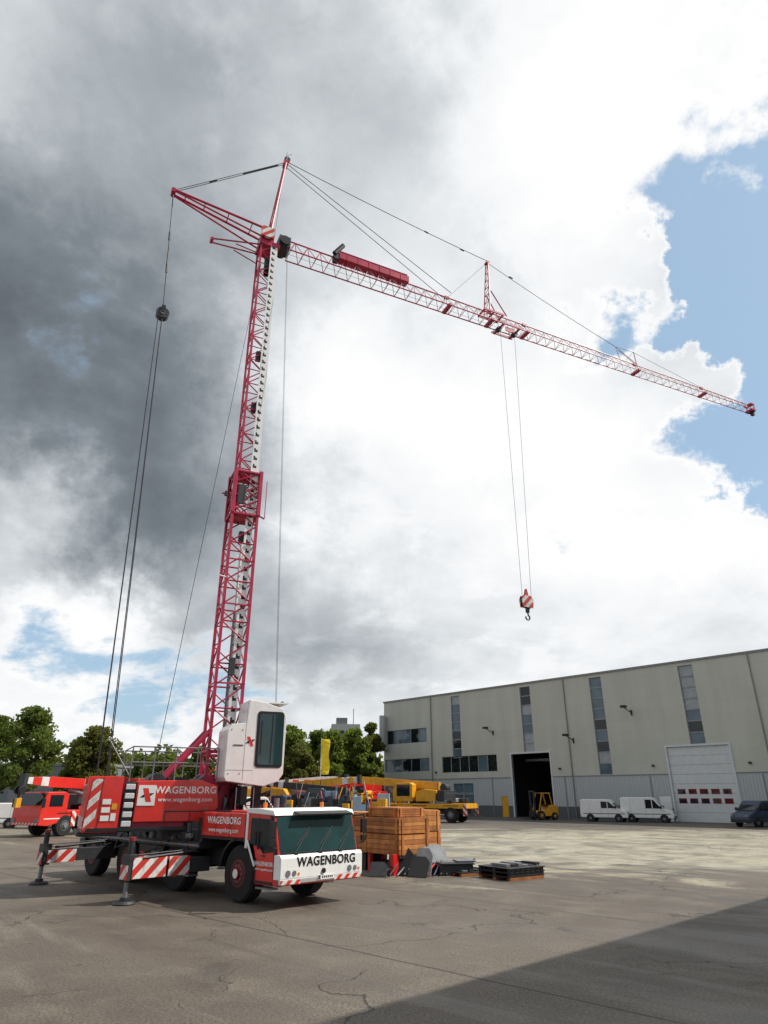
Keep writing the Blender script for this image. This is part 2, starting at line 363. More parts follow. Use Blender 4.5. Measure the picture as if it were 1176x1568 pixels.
mb.add([(.40,-1.91,4.3),(.50,-1.91,4.3),(.64,-1.91,4.02),(.54,-1.91,4.02)],[(0,1,2,3)],RED)
mb.add([(.36,-1.91,4.10),(.52,-1.91,4.22),(.48,-1.91,4.10)],[(0,1,2)],BLK); mb.add([(.68,-1.91,4.22),(.54,-1.91,4.1),(.58,-1.91,4.22)],[(0,1,2)],BLK)
mb.obj('operator_cab_logo',sup)
mb=MB()
mb.box((.0,-.62,3.1),(1.2,-.5,3.3),CRIM); mb.box((.1,-.62,4.3),(1.0,-.5,4.42),CRIM); mb.box((.4,-1.7,2.3),(.6,-.9,2.84),DGR); mb.box((.9,-1.5,1.95),(1.1,-1.0,2.84),DGR)
mb.box((.2,-1.9,1.9),(1.3,-.3,1.98),GRY); mb.cyl((.3,-1.6,2.3),(1.4,-1.6,2.7),.05,BLK,8)
for x in (.2,.75,1.3): mb.cyl((x,-1.9,1.98),(x,-1.9,2.8),.018,GRY,6)
mb.obj('cab_bracket',sup,.008)
mb=MB()
mb.box((-.45,-.45,26.2),(.5,.45,26.45),CRIM); mb.box((-.4,-.42,26.45),(.2,-.36,27.1),CRIM); mb.box((-.4,.36,26.45),(.2,.42,27.1),CRIM)
mb.box((.45,-.45,26.5),(1.0,.3,27.1),DGR); mb.cyl((.72,-.58,26.75),(.72,.45,26.75),.25,BLK,18)
mb.box((-.45,-.6,26.55),(.15,-.46,27.15),STR_X); mb.box((-.4,-.46,26.6),(.05,.3,27.0),GRY)
mb.box((-.1,-.3,24.6),(.12,-.1,25.6),DGR)
for y in (-.42,.42):
    mb.cyl((0,y,27.0),(.52,y*.3,32.3),.06,CRIM,8)
    mb.cyl((-.1,y,27.15),(-4.5,y*.35,27.85),.055,CRIM,8); mb.cyl((-.3,y,26.6),(-4.5,y*.35,27.8),.04,CRIM,8)
    mb.cyl((-.35,y*.8,26.2),(-2.5,y*.3,25.8),.04,CRIM,6); mb.cyl((-.35,y*.8,25.6),(-1.5,y*.5,25.85),.03,CRIM,6)
for t in (.2,.45,.7,.9):
    yy=.42*(1-.7*t); mb.cyl((.52*t,-yy,27+5.3*t),(.52*t,yy,27+5.3*t),.03,CRIM,6)
    yy=.42*(1-.65*t); mb.cyl((-4.4*t,-yy,27.1+.7*t),(-4.4*t,yy,27.1+.7*t),.025,CRIM,6)
mb.box((.42,-.17,32.2),(.64,.17,32.5),CRIM); mb.cyl((.55,-.1,32.5),(.55,-.1,33.1),.02,GRY,6); mb.cyl((.55,-.1,32.9),(.8,-.1,33.1),.012,GRY,6); mb.cyl((.6,-.1,32.7),(.6,.1,32.7),.15,DGR,14)
mb.cyl((-4.5,-.2,27.82),(-4.5,.2,27.82),.11,CRIM,12); mb.cyl((-2.55,-.15,25.8),(-2.55,.15,25.8),.08,CRIM,10)
mb.obj('mast_head_frame',sup)
# jib
mb=MB(); S0,S1=1.0,33.8
def jz(s,top): 
    t=(s-S0)/(S1-S0); d=.90-.42*t
    return (27.32-.3*t) if top else (27.32-.3*t-d)
def jw(s): return .38-.14*(s-S0)/(S1-S0)
n=50; ds=(S1-S0)/n
for k in range(n):
    s0=S0+k*ds; s1=s0+ds; sm=(s0+s1)/2; hv=.024 if k<30 else .019
    mb.cyl((s0,0,jz(s0,1)),(s1,0,jz(s1,1)),hv*1.6,CRIM,7,cap=False)
    for y in (-1,1):
        mb.cyl((s0,y*jw(s0),jz(s0,0)),(s1,y*jw(s1),jz(s1,0)),hv*1.4,CRIM,7,cap=False)
        c_=PINKW if k>4 else CRIM
        mb.cyl((s0,y*jw(s0),jz(s0,0)),(sm,0,jz(sm,1)),hv*.66,c_,6,cap=False)
        mb.cyl((sm,0,jz(sm,1)),(s1,y*jw(s1),jz(s1,0)),hv*.66,c_,6,cap=False)
    mb.cyl((s0,-jw(s0),jz(s0,0)),(s0,jw(s0),jz(s0,0)),hv*.6,PINKW,6,cap=False)
mb.obj('jib_lattice',sup)
mb=MB()
mb.box((3.6,-.22,27.18),(7.5,.22,27.55),CRIM); mb.cyl((3.6,-.2,27.6),(7.4,-.2,27.6),.04,CRIM,8)
for x in np.arange(4,7.5,.6): mb.box((x,-.235,27.16),(x+.05,.235,27.57),CRIM)
mb.box((3.35,-.2,27.1),(3.6,.2,27.5),DGR); mb.cyl((3.3,-.25,27.3),(3.75,-.25,28.0),.12,BLK,12)
for s in (9.9,12.6,15.0,23.4,29.2): mb.box((s-.1,-jw(s)-.05,jz(s,0)-.03),(s+.1,jw(s)+.05,jz(s,0)+.1),CRIM); mb.box((s-.13,-.06,jz(s,1)-.08),(s+.13,.06,jz(s,1)+.05),CRIM)
for y in (-.28,.28):
    mb.cyl((12.5,y,27.2),(12.75,y*.4,30.75),.038,CRIM,7)
    mb.cyl((13.6,y,27.1),(12.7,y*.8,28.6),.035,CRIM,6)
for t in (.2,.35,.5,.65,.8,.95):
    yy=.28*(1-.6*t); mb.cyl((12.5+.25*t,-yy,27.2+3.55*t),(12.5+.25*t,yy,27.2+3.55*t),.02,CRIM,6)
    yy2=.28*(1-.6*(t-.15)); mb.cyl((12.5+.25*t,-yy,27.2+3.55*t),(12.5+.25*(t-.15),yy2,27.2+3.55*(t-.15)),.016,CRIM,6)
mb.cyl((12.75,-.13,30.85),(12.75,.13,30.85),.1,CRIM,12)
mb.box((12.1,-.36,27.0),(13.4,-.3,27.12),CRIM); mb.box((12.1,.3,27.0),(13.4,.36,27.12),CRIM)
for x in (12.1,12.7,13.3): mb.box((x,-.3,27.02),(x+.08,.3,27.1),CRIM)
mb.cyl((22.2,0,27.1),(22.0,0,28.0),.028,OFFW,6); mb.cyl((23.6,0,27.0),(23.5,0,28.1),.025,CRIM,6); mb.cyl((22.2,0,27.8),(23.6,0,27.1),.018,CRIM,6)
mb.box((33.6,-.28,26.5),(33.95,.28,26.6),CRIM); mb.box((33.6,-.28,26.95),(33.95,.28,27.03),CRIM); mb.cyl((33.95,-.2,26.6),(33.95,.2,26.6),.15,DGR,12); mb.box((33.85,-.1,26.25),(34.05,.1,26.5),DGR)
for y in (-.26,.24): mb.box((33.8,y,26.5),(33.95,y+.02,27.03),CRIM)
mb.obj('jib_fittings',sup)
mb=MB(); st=13.75; zt=jz(st,0)
mb.box((st-.7,-.5,zt-.16),(st+.7,-.44,zt-.04),CRIM); mb.box((st-.7,.44,zt-.16),(st+.7,.5,zt-.04),CRIM)
for x in (-.52,.52):
    mb.box((st+x-.05,-.5,zt-.18),(st+x+.05,.5,zt-.1),CRIM)
    mb.cyl((st+x-.05,-.12,zt-.22),(st+x-.05,.12,zt-.22),.15,DGR,14)
    for y in (-.46,.46): mb.cyl((st+x,y-.03,zt-.02),(st+x,y+.03,zt-.02),.08,BLK,12)
mb.box((st-.3,-.3,zt-.42),(st+.3,-.26,zt-.15),CRIM)
mb.obj('trolley',sup)
sh=13.45; hz=.45
hk=mat('hook_block_red',(.5,.04,.03),.5)
mb=MB()
P_=[(sh-.30,10.05+hz),(sh+.26,10.0+hz),(sh+.30,10.42+hz),(sh+.18,10.58+hz),(sh-.26,10.58+hz),(sh-.34,10.38+hz)]
mb.prism(P_,-.12,-.09,STR_X); mb.prism(P_,.09,.12,STR_X)
for x in (-.13,.13): mb.cyl((sh+x,-.08,10.38+hz),(sh+x,.08,10.38+hz),.17,DGR,16)
mb.prism([(sh-.11,10.58+hz),(sh+.11,10.58+hz),(sh+.03,10.92+hz),(sh-.03,10.92+hz)],-.05,.05,hk)
mb.box((sh-.07,-.06,9.8+hz),(sh+.07,.06,10.1+hz),BLK)
pts=[(sh,9.8+hz),(sh+.02,9.7+hz)]+[(sh-.02+.11*math.cos(a),9.57+hz+.11*math.sin(a)) for a in np.linspace(R(70),R(-200),10)]
for p,q in zip(pts[:-1],pts[1:]): mb.cyl((p[0],0,p[1]),(q[0],0,q[1]),.035,BLK,8)
mb.obj('hook_block',sup)
mb=MB()
def rope(a,b,r=.016,sag=0,n=1,m=ROPE):
    a=Vector(a);b=Vector(b); P=[a.lerp(b,k/n)-Vector((0,0,sag*4*(k/n)*(1-k/n))) for k in range(n+1)]
    for p,q in zip(P[:-1],P[1:]): mb.cyl(p,q,r,m,6,cap=False)
for x in (-.30,.30):
    rope((st+x*1.6,-.03,zt-.3),(sh+x*.85,-.03,10.45+hz),.009)
rope((-4.5,0,27.8),(-4.1,-.02,21.1),.022)
for y in (-.1,.12): rope((-4.1,y,21.0),(-3.45+y*.3,y*7-.1,3.1),.016)
for y in (-.1,.12): rope((-4.25,y,21.0),(-3.75+y*.3,y*7-.1,3.1),.013)
for y in (-.06,.06): rope((-4.5,y,27.9),(.5,y,32.4),.016)
rope((.6,-.06,32.5),(12.75,-.1,30.9),.018,.12,6)
for y in (-.1,.1): rope((.6,y,32.3),(10.0,y*3,27.35),.018)
rope((10.0,.1,27.35),(12.7,0,30.8),.009)
rope((12.75,0,30.9),(22.0,0,28.0),.015,.1,5); rope((22.0,0,28.0),(23.8,0,27.1),.013); rope((22.0,0,28.0),(23.5,0,28.05),.011); rope((23.5,0,28.05),(29.3,0,27.1),.011); rope((23.5,0,28.1),(22.6,0,27.1),.011)
rope((-.3,-.4,25.0),(-2.2,-1.1,3.2),.010)
for y in (-.5,-.38): rope((.85,y,26.6),(1.45,y-.9,5.4),.006)
rope((.5,0,32.9),(.3,0,27.2),.009)
rope((1.0,0,26.5),(st-.7,0,zt-.1),.008)
mb.obj('ropes',sup)
mb=MB()
for t in (.35,.62): 
    z=27.8-6.7*t; x=-4.5+.4*t; mb.cyl((x,-.0,z),(x+.03,0,z-.45),.045,DGR,8)
mb.cyl((-4.29,0,24.6),(-4.25,0,23.5),.035,BLK,8)
mb.cyl((-4.1,-.15,21.0),(-4.1,.15,21.0),.26,DGR,20); mb.cyl((-4.1,-.18,21.0),(-4.1,.18,21.0),.1,GRY,12); mb.box((-4.18,-.18,20.95),(-4.02,.18,21.35),BLK)
d=Vector((5,0,4.5)).normalized()*.4
for t in (.3,.6): 
    p=Vector((-4.5,0,27.9)).lerp(Vector((.5,0,32.4)),t); mb.cyl(p,p+d,.055,DGR,8)
p=Vector((-4.5,0,27.85)).lerp(Vector((.5,0,32.4)),.62); q=Vector((-4.5,0,27.85)).lerp(Vector((.5,0,32.4)),.93); mb.cyl(p,q,.03,BLK,8)
for s_ in (8.6,10.9,14.2):
    t=(s_-.6)/12.15 if s_<12 else None
    z=32.5-1.6*t if t else 30.9-2.9*(s_-12.75)/9.25
    mb.cyl((s_,-.08,z-.08),(s_+.25,-.08,z-.13),.04,BLK,6)
mb.obj('rope_fittings',sup,0)
# ============================================================ CAMERA
cd=bpy.data.cameras.new('camera'); cam=bpy.data.objects.new('camera',cd); COL.objects.link(cam)
cam.location=(0,0,2.6); cam.rotation_euler=(R(90+23.4),0,0)
cd.sensor_fit='VERTICAL'; cd.sensor_height=24; cd.lens=1000/1568*24; cd.clip_end=6000; sc.camera=cam
# ============================================================ GROUND
def ground_mat():
    m,nt,b=nmat('yard_asphalt'); N=nt.nodes; L=nt.links
    tc=N.new('ShaderNodeTexCoord'); P=tc.outputs['Object']
    def noise(s,d=6,r=.55,v=P,dist=0):
        n=N.new('ShaderNodeTexNoise'); n.inputs['Scale'].default_value=s; n.inputs['Detail'].default_value=d; n.inputs['Roughness'].default_value=r; n.inputs['Distortion'].default_value=dist; L.new(v,n.inputs['Vector']); return n.outputs['Fac']
    def mr(x,a,c,lo=0,hi=1,sm=True):
        n=N.new('ShaderNodeMapRange'); n.interpolation_type='SMOOTHSTEP' if sm else 'LINEAR'
        for k,v in zip(('From Min','From Max','To Min','To Max'),(a,c,lo,hi)): n.inputs[k].default_value=v
        L.new(x,n.inputs['Value']); return n.outputs[0]
    def mth(op,a,c=None):
        n=N.new('ShaderNodeMath'); n.operation=op
        for i,x in enumerate((a,c)):
            if x is None: continue
            if isinstance(x,(int,float)): n.inputs[i].default_value=x
            else: L.new(x,n.inputs[i])
        return n.outputs[0]
    def mix(f,a,c):
        n=N.new('ShaderNodeMix'); n.data_type='RGBA'
        if isinstance(f,float): n.inputs['Factor'].default_value=f
        else: L.new(f,n.inputs['Factor'])
        for k,x in (('A',a),('B',c)):
            if isinstance(x,tuple): n.inputs[k].default_value=(*x,1)
            else: L.new(x,n.inputs[k])
        return n.outputs['Result']
    sx=N.new('ShaderNodeSeparateXYZ'); L.new(P,sx.inputs[0]); X,Y=sx.outputs['X'],sx.outputs['Y']
    rot=N.new('ShaderNodeMapping'); rot.inputs['Rotation'].default_value=(0,0,R(44)); L.new(P,rot.inputs['Vector'])
    s2=N.new('ShaderNodeSeparateXYZ'); L.new(rot.outputs[0],s2.inputs[0])
    strv=N.new('ShaderNodeVectorMath'); strv.operation='MULTIPLY'; strv.inputs[1].default_value=(.18,1,1); L.new(rot.outputs[0],strv.inputs[0])
    big=noise(.09,8,.6,dist=.6); med=noise(.7,8,.62); fine=noise(24,5,.8); stain=noise(.25,7,.65,dist=1.2); streak=noise(.55,7,.65,v=strv.outputs[0],dist=.5)
    c=mix(mr(big,.38,.62),(.078,.064,.050),(.115,.096,.074))
    c=mix(mr(med,.45,.7,0,.6),c,(.15,.125,.095))
    c=mix(mr(streak,.55,.68,0,.6),c,(.17,.152,.125))
    c=mix(mr(streak,.44,.32,0,.55),c,(.046,.040,.034))
    e=mth('ADD',mth('MULTIPLY',mth('SUBTRACT',stain,.5),24),mth('MULTIPLY',mth('SUBTRACT',streak,.5),18))
    yy=mth('ADD',Y,e); xx=mth('ADD',X,e)
    zone=mth('MULTIPLY',mth('MULTIPLY',mr(yy,25,30),mr(yy,52,62,1,0)),mr(xx,-6,2))
    con=mix(mr(med,.35,.65),(.21,.19,.145),(.35,.33,.255)); con=mix(mr(noise(.12,6,.6,dist=2),.48,.6,0,.8),con,(.135,.122,.10)); con=mix(mr(streak,.52,.62,0,.5),con,(.36,.32,.21))
    c=mix(zone,c,con)
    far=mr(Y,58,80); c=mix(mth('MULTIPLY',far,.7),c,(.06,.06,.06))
    lz=mth('MULTIPLY',mth('MULTIPLY',mr(yy,44,50),mr(yy,64,72,1,0)),mr(xx,-8,-12)); c=mix(mth('MULTIPLY',lz,.6),c,(.22,.20,.15))
    c=mix(mr(stain,.60,.72,0,.5),c,(.038,.034,.029))
    sp=N.new('ShaderNodeMix'); sp.data_type='RGBA'; sp.blend_type='MULTIPLY'; sp.inputs['Factor'].default_value=.85; L.new(c,sp.inputs['A'])
    cr=N.new('ShaderNodeCombineColor'); v=mr(fine,.36,.64,.4,1.65)
    for k in range(3): L.new(v,cr.inputs[k])
    L.new(cr.outputs[0],sp.inputs['B']); c=sp.outputs['Result']
    wv=N.new('ShaderNodeTexNoise'); wv.inputs['Scale'].default_value=.8; wv.inputs['Detail'].default_value=7; L.new(P,wv.inputs['Vector'])
    va=N.new('ShaderNodeVectorMath'); va.operation='SCALE'; va.inputs['Scale'].default_value=1.6; L.new(wv.outputs['Color'],va.inputs[0])
    vb=N.new('ShaderNodeVectorMath'); vb.operation='ADD'; L.new(P,vb.inputs[0]); L.new(va.outputs[0],vb.inputs[1])
    cks=[]
    for s_,w_,lo in ((.20,.006,.46),(.5,.008,.56)):
        vo=N.new('ShaderNodeTexVoronoi'); vo.feature='DISTANCE_TO_EDGE'; vo.inputs['Scale'].default_value=s_; L.new(vb.outputs[0],vo.inputs['Vector'])
        cks.append(mth('MULTIPLY',mr(vo.outputs['Distance'],w_*.3,w_,1,0),mr(noise(.16,3,v=P) if s_<.3 else stain,lo,lo+.06)))
    ck=mth('MAXIMUM',cks[0],cks[1])
    c=mix(mth('MULTIPLY',ck,.75),c,(.016,.014,.012))
    j=mth('ABSOLUTE',mth('SUBTRACT',mth('FRACT',mth('MULTIPLY',mth('ADD',s2.outputs['Y'],mth('MULTIPLY',med,.08)),1/6.5)),.5))
    jm=mth('MULTIPLY',mr(j,.0025,.006,1,0),mr(big,.42,.5,.25,.9))
    c=mix(jm,c,(.02,.018,.016))
    L.new(c,b.inputs['Base Color'])
    L.new(mr(streak,.3,.7,.45,.85),b.inputs['Roughness'])
    bp=N.new('ShaderNodeBump'); bp.inputs['Strength'].default_value=.6; bp.inputs['Distance'].default_value=.02
    h=mth('SUBTRACT',mth('ADD',fine,mth('MULTIPLY',med,1.5)),mth('MULTIPLY',ck,2)); L.new(h,bp.inputs['Height']); L.new(bp.outputs[0],b.inputs['Normal'])
    return m
mb=MB(); g=ground_mat(); mb.add([(-2500,-2500,0),(2500,-2500,0),(2500,2500,0),(-2500,2500,0)],[(0,1,2,3)],g); mb.obj('ground')
grass=mat('grass_verge_soil',(.05,.075,.022),.9,var=.5,vscale=.4)
mb=MB(); mb.add([(-2400,86,.004),(-8,112,.004),(-8,2400,.004),(-2400,2400,.004)],[(0,1,2,3)],grass); mb.obj('grass_field')
# ============================================================ WAREHOUSE
def wall_mat():
    m,nt,b=nmat('facade_panels'); N=nt.nodes; L=nt.links
    tc=N.new('ShaderNodeTexCoord')
    sx=N.new('ShaderNodeSeparateXYZ'); L.new(tc.outputs['Object'],sx.inputs[0]); cb=N.new('ShaderNodeCombineXYZ'); L.new(sx.outputs['X'],cb.inputs['X']); L.new(sx.outputs['Z'],cb.inputs['Y'])
    br=N.new('ShaderNodeTexBrick'); br.offset=0; br.inputs['Scale'].default_value=1; br.inputs['Brick Width'].default_value=5.45; br.inputs['Row Height'].default_value=1.15; br.inputs['Mortar Size'].default_value=.015
    br.inputs['Color1'].default_value=(.49,.495,.435,1); br.inputs['Color2'].default_value=(.51,.515,.455,1); br.inputs['Mortar'].default_value=(.42,.425,.38,1); br.inputs['Mortar Smooth'].default_value=.6
    L.new(cb.outputs[0],br.inputs['Vector'])
    no=N.new('ShaderNodeTexNoise'); no.inputs['Scale'].default_value=.25; no.inputs['Detail'].default_value=7
    sv=N.new('ShaderNodeVectorMath'); sv.operation='MULTIPLY'; sv.inputs[1].default_value=(3,1,.35); L.new(tc.outputs['Object'],sv.inputs[0]); L.new(sv.outputs[0],no.inputs['Vector'])
    mr=N.new('ShaderNodeMapRange'); mr.inputs['From Min'].default_value=.3; mr.inputs['From Max'].default_value=.7; mr.inputs['To Min'].default_value=.90; mr.inputs['To Max'].default_value=1.04; L.new(no.outputs[0],mr.inputs[0])
    s=N.new('ShaderNodeVectorMath'); s.operation='SCALE'; L.new(br.outputs['Color'],s.inputs[0]); L.new(mr.outputs[0],s.inputs['Scale']); L.new(s.outputs[0],b.inputs['Base Color']); b.inputs['Roughness'].default_value=.6
    return m
def corr_mat(name,col,freq=20,strength=.5):
    m,nt,b=nmat(name); N=nt.nodes; L=nt.links
    tc=N.new('ShaderNodeTexCoord'); w=N.new('ShaderNodeTexWave'); w.wave_type='BANDS'; w.bands_direction='X'; w.inputs['Scale'].default_value=freq/20; L.new(tc.outputs['Object'],w.inputs['Vector'])
    bp=N.new('ShaderNodeBump'); bp.inputs['Strength'].default_value=strength; bp.inputs['Distance'].default_value=.05; L.new(w.outputs['Fac'],bp.inputs['Height']); L.new(bp.outputs[0],b.inputs['Normal'])
    r=N.new('ShaderNodeMapRange'); r.inputs['To Min'].default_value=.86; r.inputs['To Max'].default_value=1.05; L.new(w.outputs['Fac'],r.inputs[0])
    s=N.new('ShaderNodeVectorMath'); s.operation='SCALE'; s.inputs[0].default_value=col; L.new(r.outputs[0],s.inputs['Scale']); L.new(s.outputs[0],b.inputs['Base Color']); b.inputs['Roughness'].default_value=.5
    return m
FAC=wall_mat(); CORR=corr_mat('corrugated_plinth_cladding',(.42,.45,.46)); PLN=mat('dark_plinth',(.09,.10,.11),.7); TRIM=mat('roof_trim',(.20,.21,.21),.5); FR=mat('window_frame_grey',(.26,.27,.28),.5); DOORW=mat('roller_door',(.58,.61,.62),.5,var=.06); DARK=mat('interior_wall',(.07,.07,.07),.8)
ob=math.atan2(-.731,.682); HB=16.0
bld=empty('warehouse_building',(0,108,0),ob)
LEN=80; DEP=45
holes=[]
for c,zb in ((15,7.3),(27.1,7.45),(37.4,4.7),(48.4,7.5),(59.3,4.7),(70,4.7)): holes.append((c-.8,c+.8,zb,HB-.35,'strip'))
holes+= [(24.2,30,0,7.4,'open'),(44.9,51.4,0,7.3,'gate'),(.7,9.2,9.7,11.7,'rib'),(.3,9.6,5.7,7.5,'rib'),(12.1,21.8,5.4,7.5,'rib'),(14.1,17.6,1.2,4.0,'win'),(43.2,44.5,0,2.5,'door'),(22.2,23.2,.0,2.4,'door2'),(56,60.5,0,4.6,'gate')]
xs=sorted(set([0,LEN]+[h[0] for h in holes]+[h[1] for h in holes])); zs=sorted(set([0,1.3,4.6,HB]+[h[2] for h in holes]+[h[3] for h in holes]))
mb=MB()
for i in range(len(xs)-1):
    for j in range(len(zs)-1):
        cx=(xs[i]+xs[i+1])/2; cz=(zs[j]+zs[j+1])/2
        if any(h[0]<cx<h[1] and h[2]<cz<h[3] for h in holes): continue
        m=PLN if cz<1.3 else (CORR if cz<4.6 else FAC)
        mb.add([(xs[i],0,zs[j]),(xs[i+1],0,zs[j]),(xs[i+1],0,zs[j+1]),(xs[i],0,zs[j+1])],[(0,1,2,3)],m)
for x0,x1,z0,z1,t in holes:
    d=.25
    mb.add([(x0,0,z0),(x0,0,z1),(x0,d,z1),(x0,d,z0),(x1,0,z0),(x1,0,z1),(x1,d,z1),(x1,d,z0)],[(0,1,2,3),(4,7,6,5),(1,5,6,2),(0,3,7,4)],FR)
mb.add([(0,0,0),(0,DEP,0),(0,DEP,HB),(0,0,HB)],[(0,1,2,3)],FAC)
mb.add([(LEN,0,0),(LEN,DEP,0),(LEN,DEP,HB),(LEN,0,HB)],[(0,1,2,3)],FAC)
mb.add([(0,DEP,0),(LEN,DEP,0),(LEN,DEP,HB),(0,DEP,HB)],[(0,1,2,3)],FAC)
mb.add([(0,0,HB-.02),(LEN,0,HB-.02),(LEN,DEP,HB-.02),(0,DEP,HB-.02)],[(0,1,2,3)],TRIM)
mb.obj('walls',bld)
mb=MB()
mb.box((-.12,-.12,HB),(LEN+.1,.3,HB+.22),TRIM); mb.box((-.12,.3,HB),(.3,DEP,HB+.22),TRIM)
mb.box((0,-.05,4.56),(24.0,-.005,4.66),TRIM); mb.box((30.2,-.05,4.56),(44.7,-.005,4.66),TRIM); mb.box((51.6,-.05,4.56),(LEN,-.005,4.66),TRIM)
for k in (5,11,20.8,31.8,42.5,54,64): mb.box((k,-.04,.0),(k+.12,-.003,4.5),TRIM)
for x,z in ((21.5,11.0),(41.5,12.0),(57.5,10.0),(33.6,9.4)):
    mb.box((x-.08,-.12,z-1.1),(x+.08,-.01,z-.5),BLK); mb.cyl((x,-.1,z-.8),(x-.2,-1.3,z-.3),.05,BLK,6); mb.box((x-.45,-1.7,z-.35),(x+.1,-1.1,z-.1),BLK)
mb.cyl((.4,-.7,9.0),(.4,-.7,14.0),.5,CORR,16); mb.box((.0,-.9,8.8),(.9,-.02,9.0),TRIM)
for x in (10.8,31.2,43,53): mb.box((x,-.2,5.4),(x+.25,-.02,5.6),BLK)
for x in (10.2,33,55): mb.cyl((x,-.1,0),(x,-.1,HB),.06,TRIM,8)
for x in (8.,13,30,38,45,52): mb.box((x,3,HB),(x+1.2,4.2,HB+.55),GRY)
mb.obj('roof_trim_and_lamps',bld)
mb=MB()
for x0,x1,z0,z1,t in holes:
    if t=='strip':
        n=int((z1-z0)/1.15); h=(z1-z0)/n
        for k in range(n):
            mb.box((x0+.08,.16,z0+k*h+.06),(x1-.08,.2,z0+(k+1)*h-.06),random.choice([GLB,GLB,GLS,FROST,GLB]))
        mb.box((x0,.1,z0),(x0+.08,.22,z1),FR); mb.box((x1-.08,.1,z0),(x1,.22,z1),FR)
        for k in range(n+1): mb.box((x0+.08,.1,z0+k*h-.06),(x1-.08,.22,min(z1,z0+k*h+.06)),FR)
    elif t in('rib','win'):
        n=max(2,int((x1-x0)/1.6)); w=(x1-x0)/n
        for k in range(n): mb.box((x0+k*w+.05,.16,z0+.06),(x0+(k+1)*w-.05,.2,z1-.06),random.choice([GLS,GLS,GLB]) if t=='rib' else GLB)
        for k in range(n+1): mb.box((x0+k*w-.05,.1,z0),(x0+k*w+.05,.23,z1),FR)
        mb.box((x0,.11,z0),(x1,.22,z0+.06),FR); mb.box((x0,.11,z1-.06),(x1,.22,z1),FR)
        if t=='win': mb.box((x0,.1,(z0+z1)/2-.04),(x1,.225,(z0+z1)/2+.04),FR)
    elif t=='gate':
        n=8; h=(z1-z0)/n
        for k in range(n): mb.box((x0,.12,z0+k*h+.015),(x1,.2,z0+(k+1)*h-.015),DOORW)
        mb.box((x0,.15,z0),(x1,.19,z1),FR)
        for r_ in (1,2):
            for c in range(5):
                xa=x0+.45+c*(x1-x0-.7)/5; mb.box((xa,.10,.9+r_*h*.98),(xa+.75,.13,.9+r_*h*.98+.42),GLS); mb.box((xa-.05,.105,.86+r_*h*.98),(xa+.8,.125,.9+r_*h*.98+.46),CRIM)
    elif t=='door': mb.box((x0,.05,z0),(x1,.15,z1),WHT); mb.box((x0+.1,.03,1.2),(x0+.2,.05,1.3),BLK)
    elif t=='door2': mb.box((x0,.05,z0),(x1,.15,z1),YEL)
mb.obj('windows_and_doors',bld)
mb=MB()
mb.box((24.0,-.06,0),(24.2,.3,7.6),DOORW); mb.box((30,-.06,0),(30.2,.3,7.6),DOORW); mb.box((24.2,-.06,7.4),(30,.3,7.6),DOORW)
mb.box((44.7,-.06,0),(44.9,.3,7.5),DOORW); mb.box((51.4,-.06,0),(51.6,.3,7.5),DOORW); mb.box((44.9,-.06,7.3),(51.4,.3,7.5),DOORW)
mb.add([(20,.26,0),(20,25,0),(20,25,9),(20,.26,9),(36,.26,0),(36,25,0),(36,25,9),(36,.26,9)],[(0,1,2,3),(4,7,6,5),(1,5,6,2),(3,2,6,7)],DARK)
for k in range(3): mb.box((24.6+k*1.9,18,0),(26+k*1.9,19.5,2.6+k*.4),[GRY,NAVY,DGR][k])
for k in range(5): mb.box((24.2,3+4*k,6.6),(29.9,3.2+4*k,6.9),GRY)
mb.obj('gate_frames_and_interior',bld)
d2=math.atan2(.69,.73); nb=empty('neighbouring_hall',(4.6+.73*6,4.3+.69*6,0),d2)
mb=MB(); mb.box((0,0,-.02),(60,-25,14),CORR); mb.box((-.1,.12,13.7),(60.1,-25.1,14.03),TRIM); mb.box((-.02,.02,0),(60.02,-25.02,.6),PLN); mb.obj('walls',nb)
mb=MB()
for k in range(6): mb.box((3+9*k,.05,.05),(7+9*k,.0,4.2),DOORW); mb.box((2.5+9*k,.05,7),(8+9*k,.0,8.6),GLS)
mb.obj('doors_and_windows',nb)
# ============================================================ TREES
def leaf_mat(name,c1,c2):
    m,nt,b=nmat(name); N=nt.nodes; L=nt.links
    ge=N.new('ShaderNodeNewGeometry'); tc=N.new('ShaderNodeTexCoord'); no=N.new('ShaderNodeTexNoise'); no.inputs['Scale'].default_value=.7; no.inputs['Detail'].default_value=4; L.new(tc.outputs['Object'],no.inputs['Vector'])
    ad=N.new('ShaderNodeMath'); ad.operation='ADD'; L.new(no.outputs[0],ad.inputs[0]); L.new(ge.outputs['Random Per Island'],ad.inputs[1])
    mr=N.new('ShaderNodeMapRange'); mr.inputs['From Min'].default_value=.5; mr.inputs['From Max'].default_value=1.5; L.new(ad.outputs[0],mr.inputs[0])
    mx=N.new('ShaderNodeMix'); mx.data_type='RGBA'; mx.inputs['A'].default_value=(*c1,1); mx.inputs['B'].default_value=(*c2,1); L.new(mr.outputs[0],mx.inputs['Factor']); L.new(mx.outputs['Result'],b.inputs['Base Color'])
    b.inputs['Roughness'].default_value=.75; b.inputs['Specular IOR Level'].default_value=.25
    tr=N.new('ShaderNodeBsdfTranslucent'); sc_=N.new('ShaderNodeVectorMath'); sc_.operation='MULTIPLY'; sc_.inputs[1].default_value=(1.7,1.7,.9); L.new(mx.outputs['Result'],sc_.inputs[0]); L.new(sc_.outputs[0],tr.inputs['Color']); ms=N.new('ShaderNodeMixShader'); ms.inputs[0].default_value=.5
    L.new(b.outputs[0],ms.inputs[1]); L.new(tr.outputs[0],ms.inputs[2]); L.new(ms.outputs[0],N['Material Output'].inputs['Surface']); return m
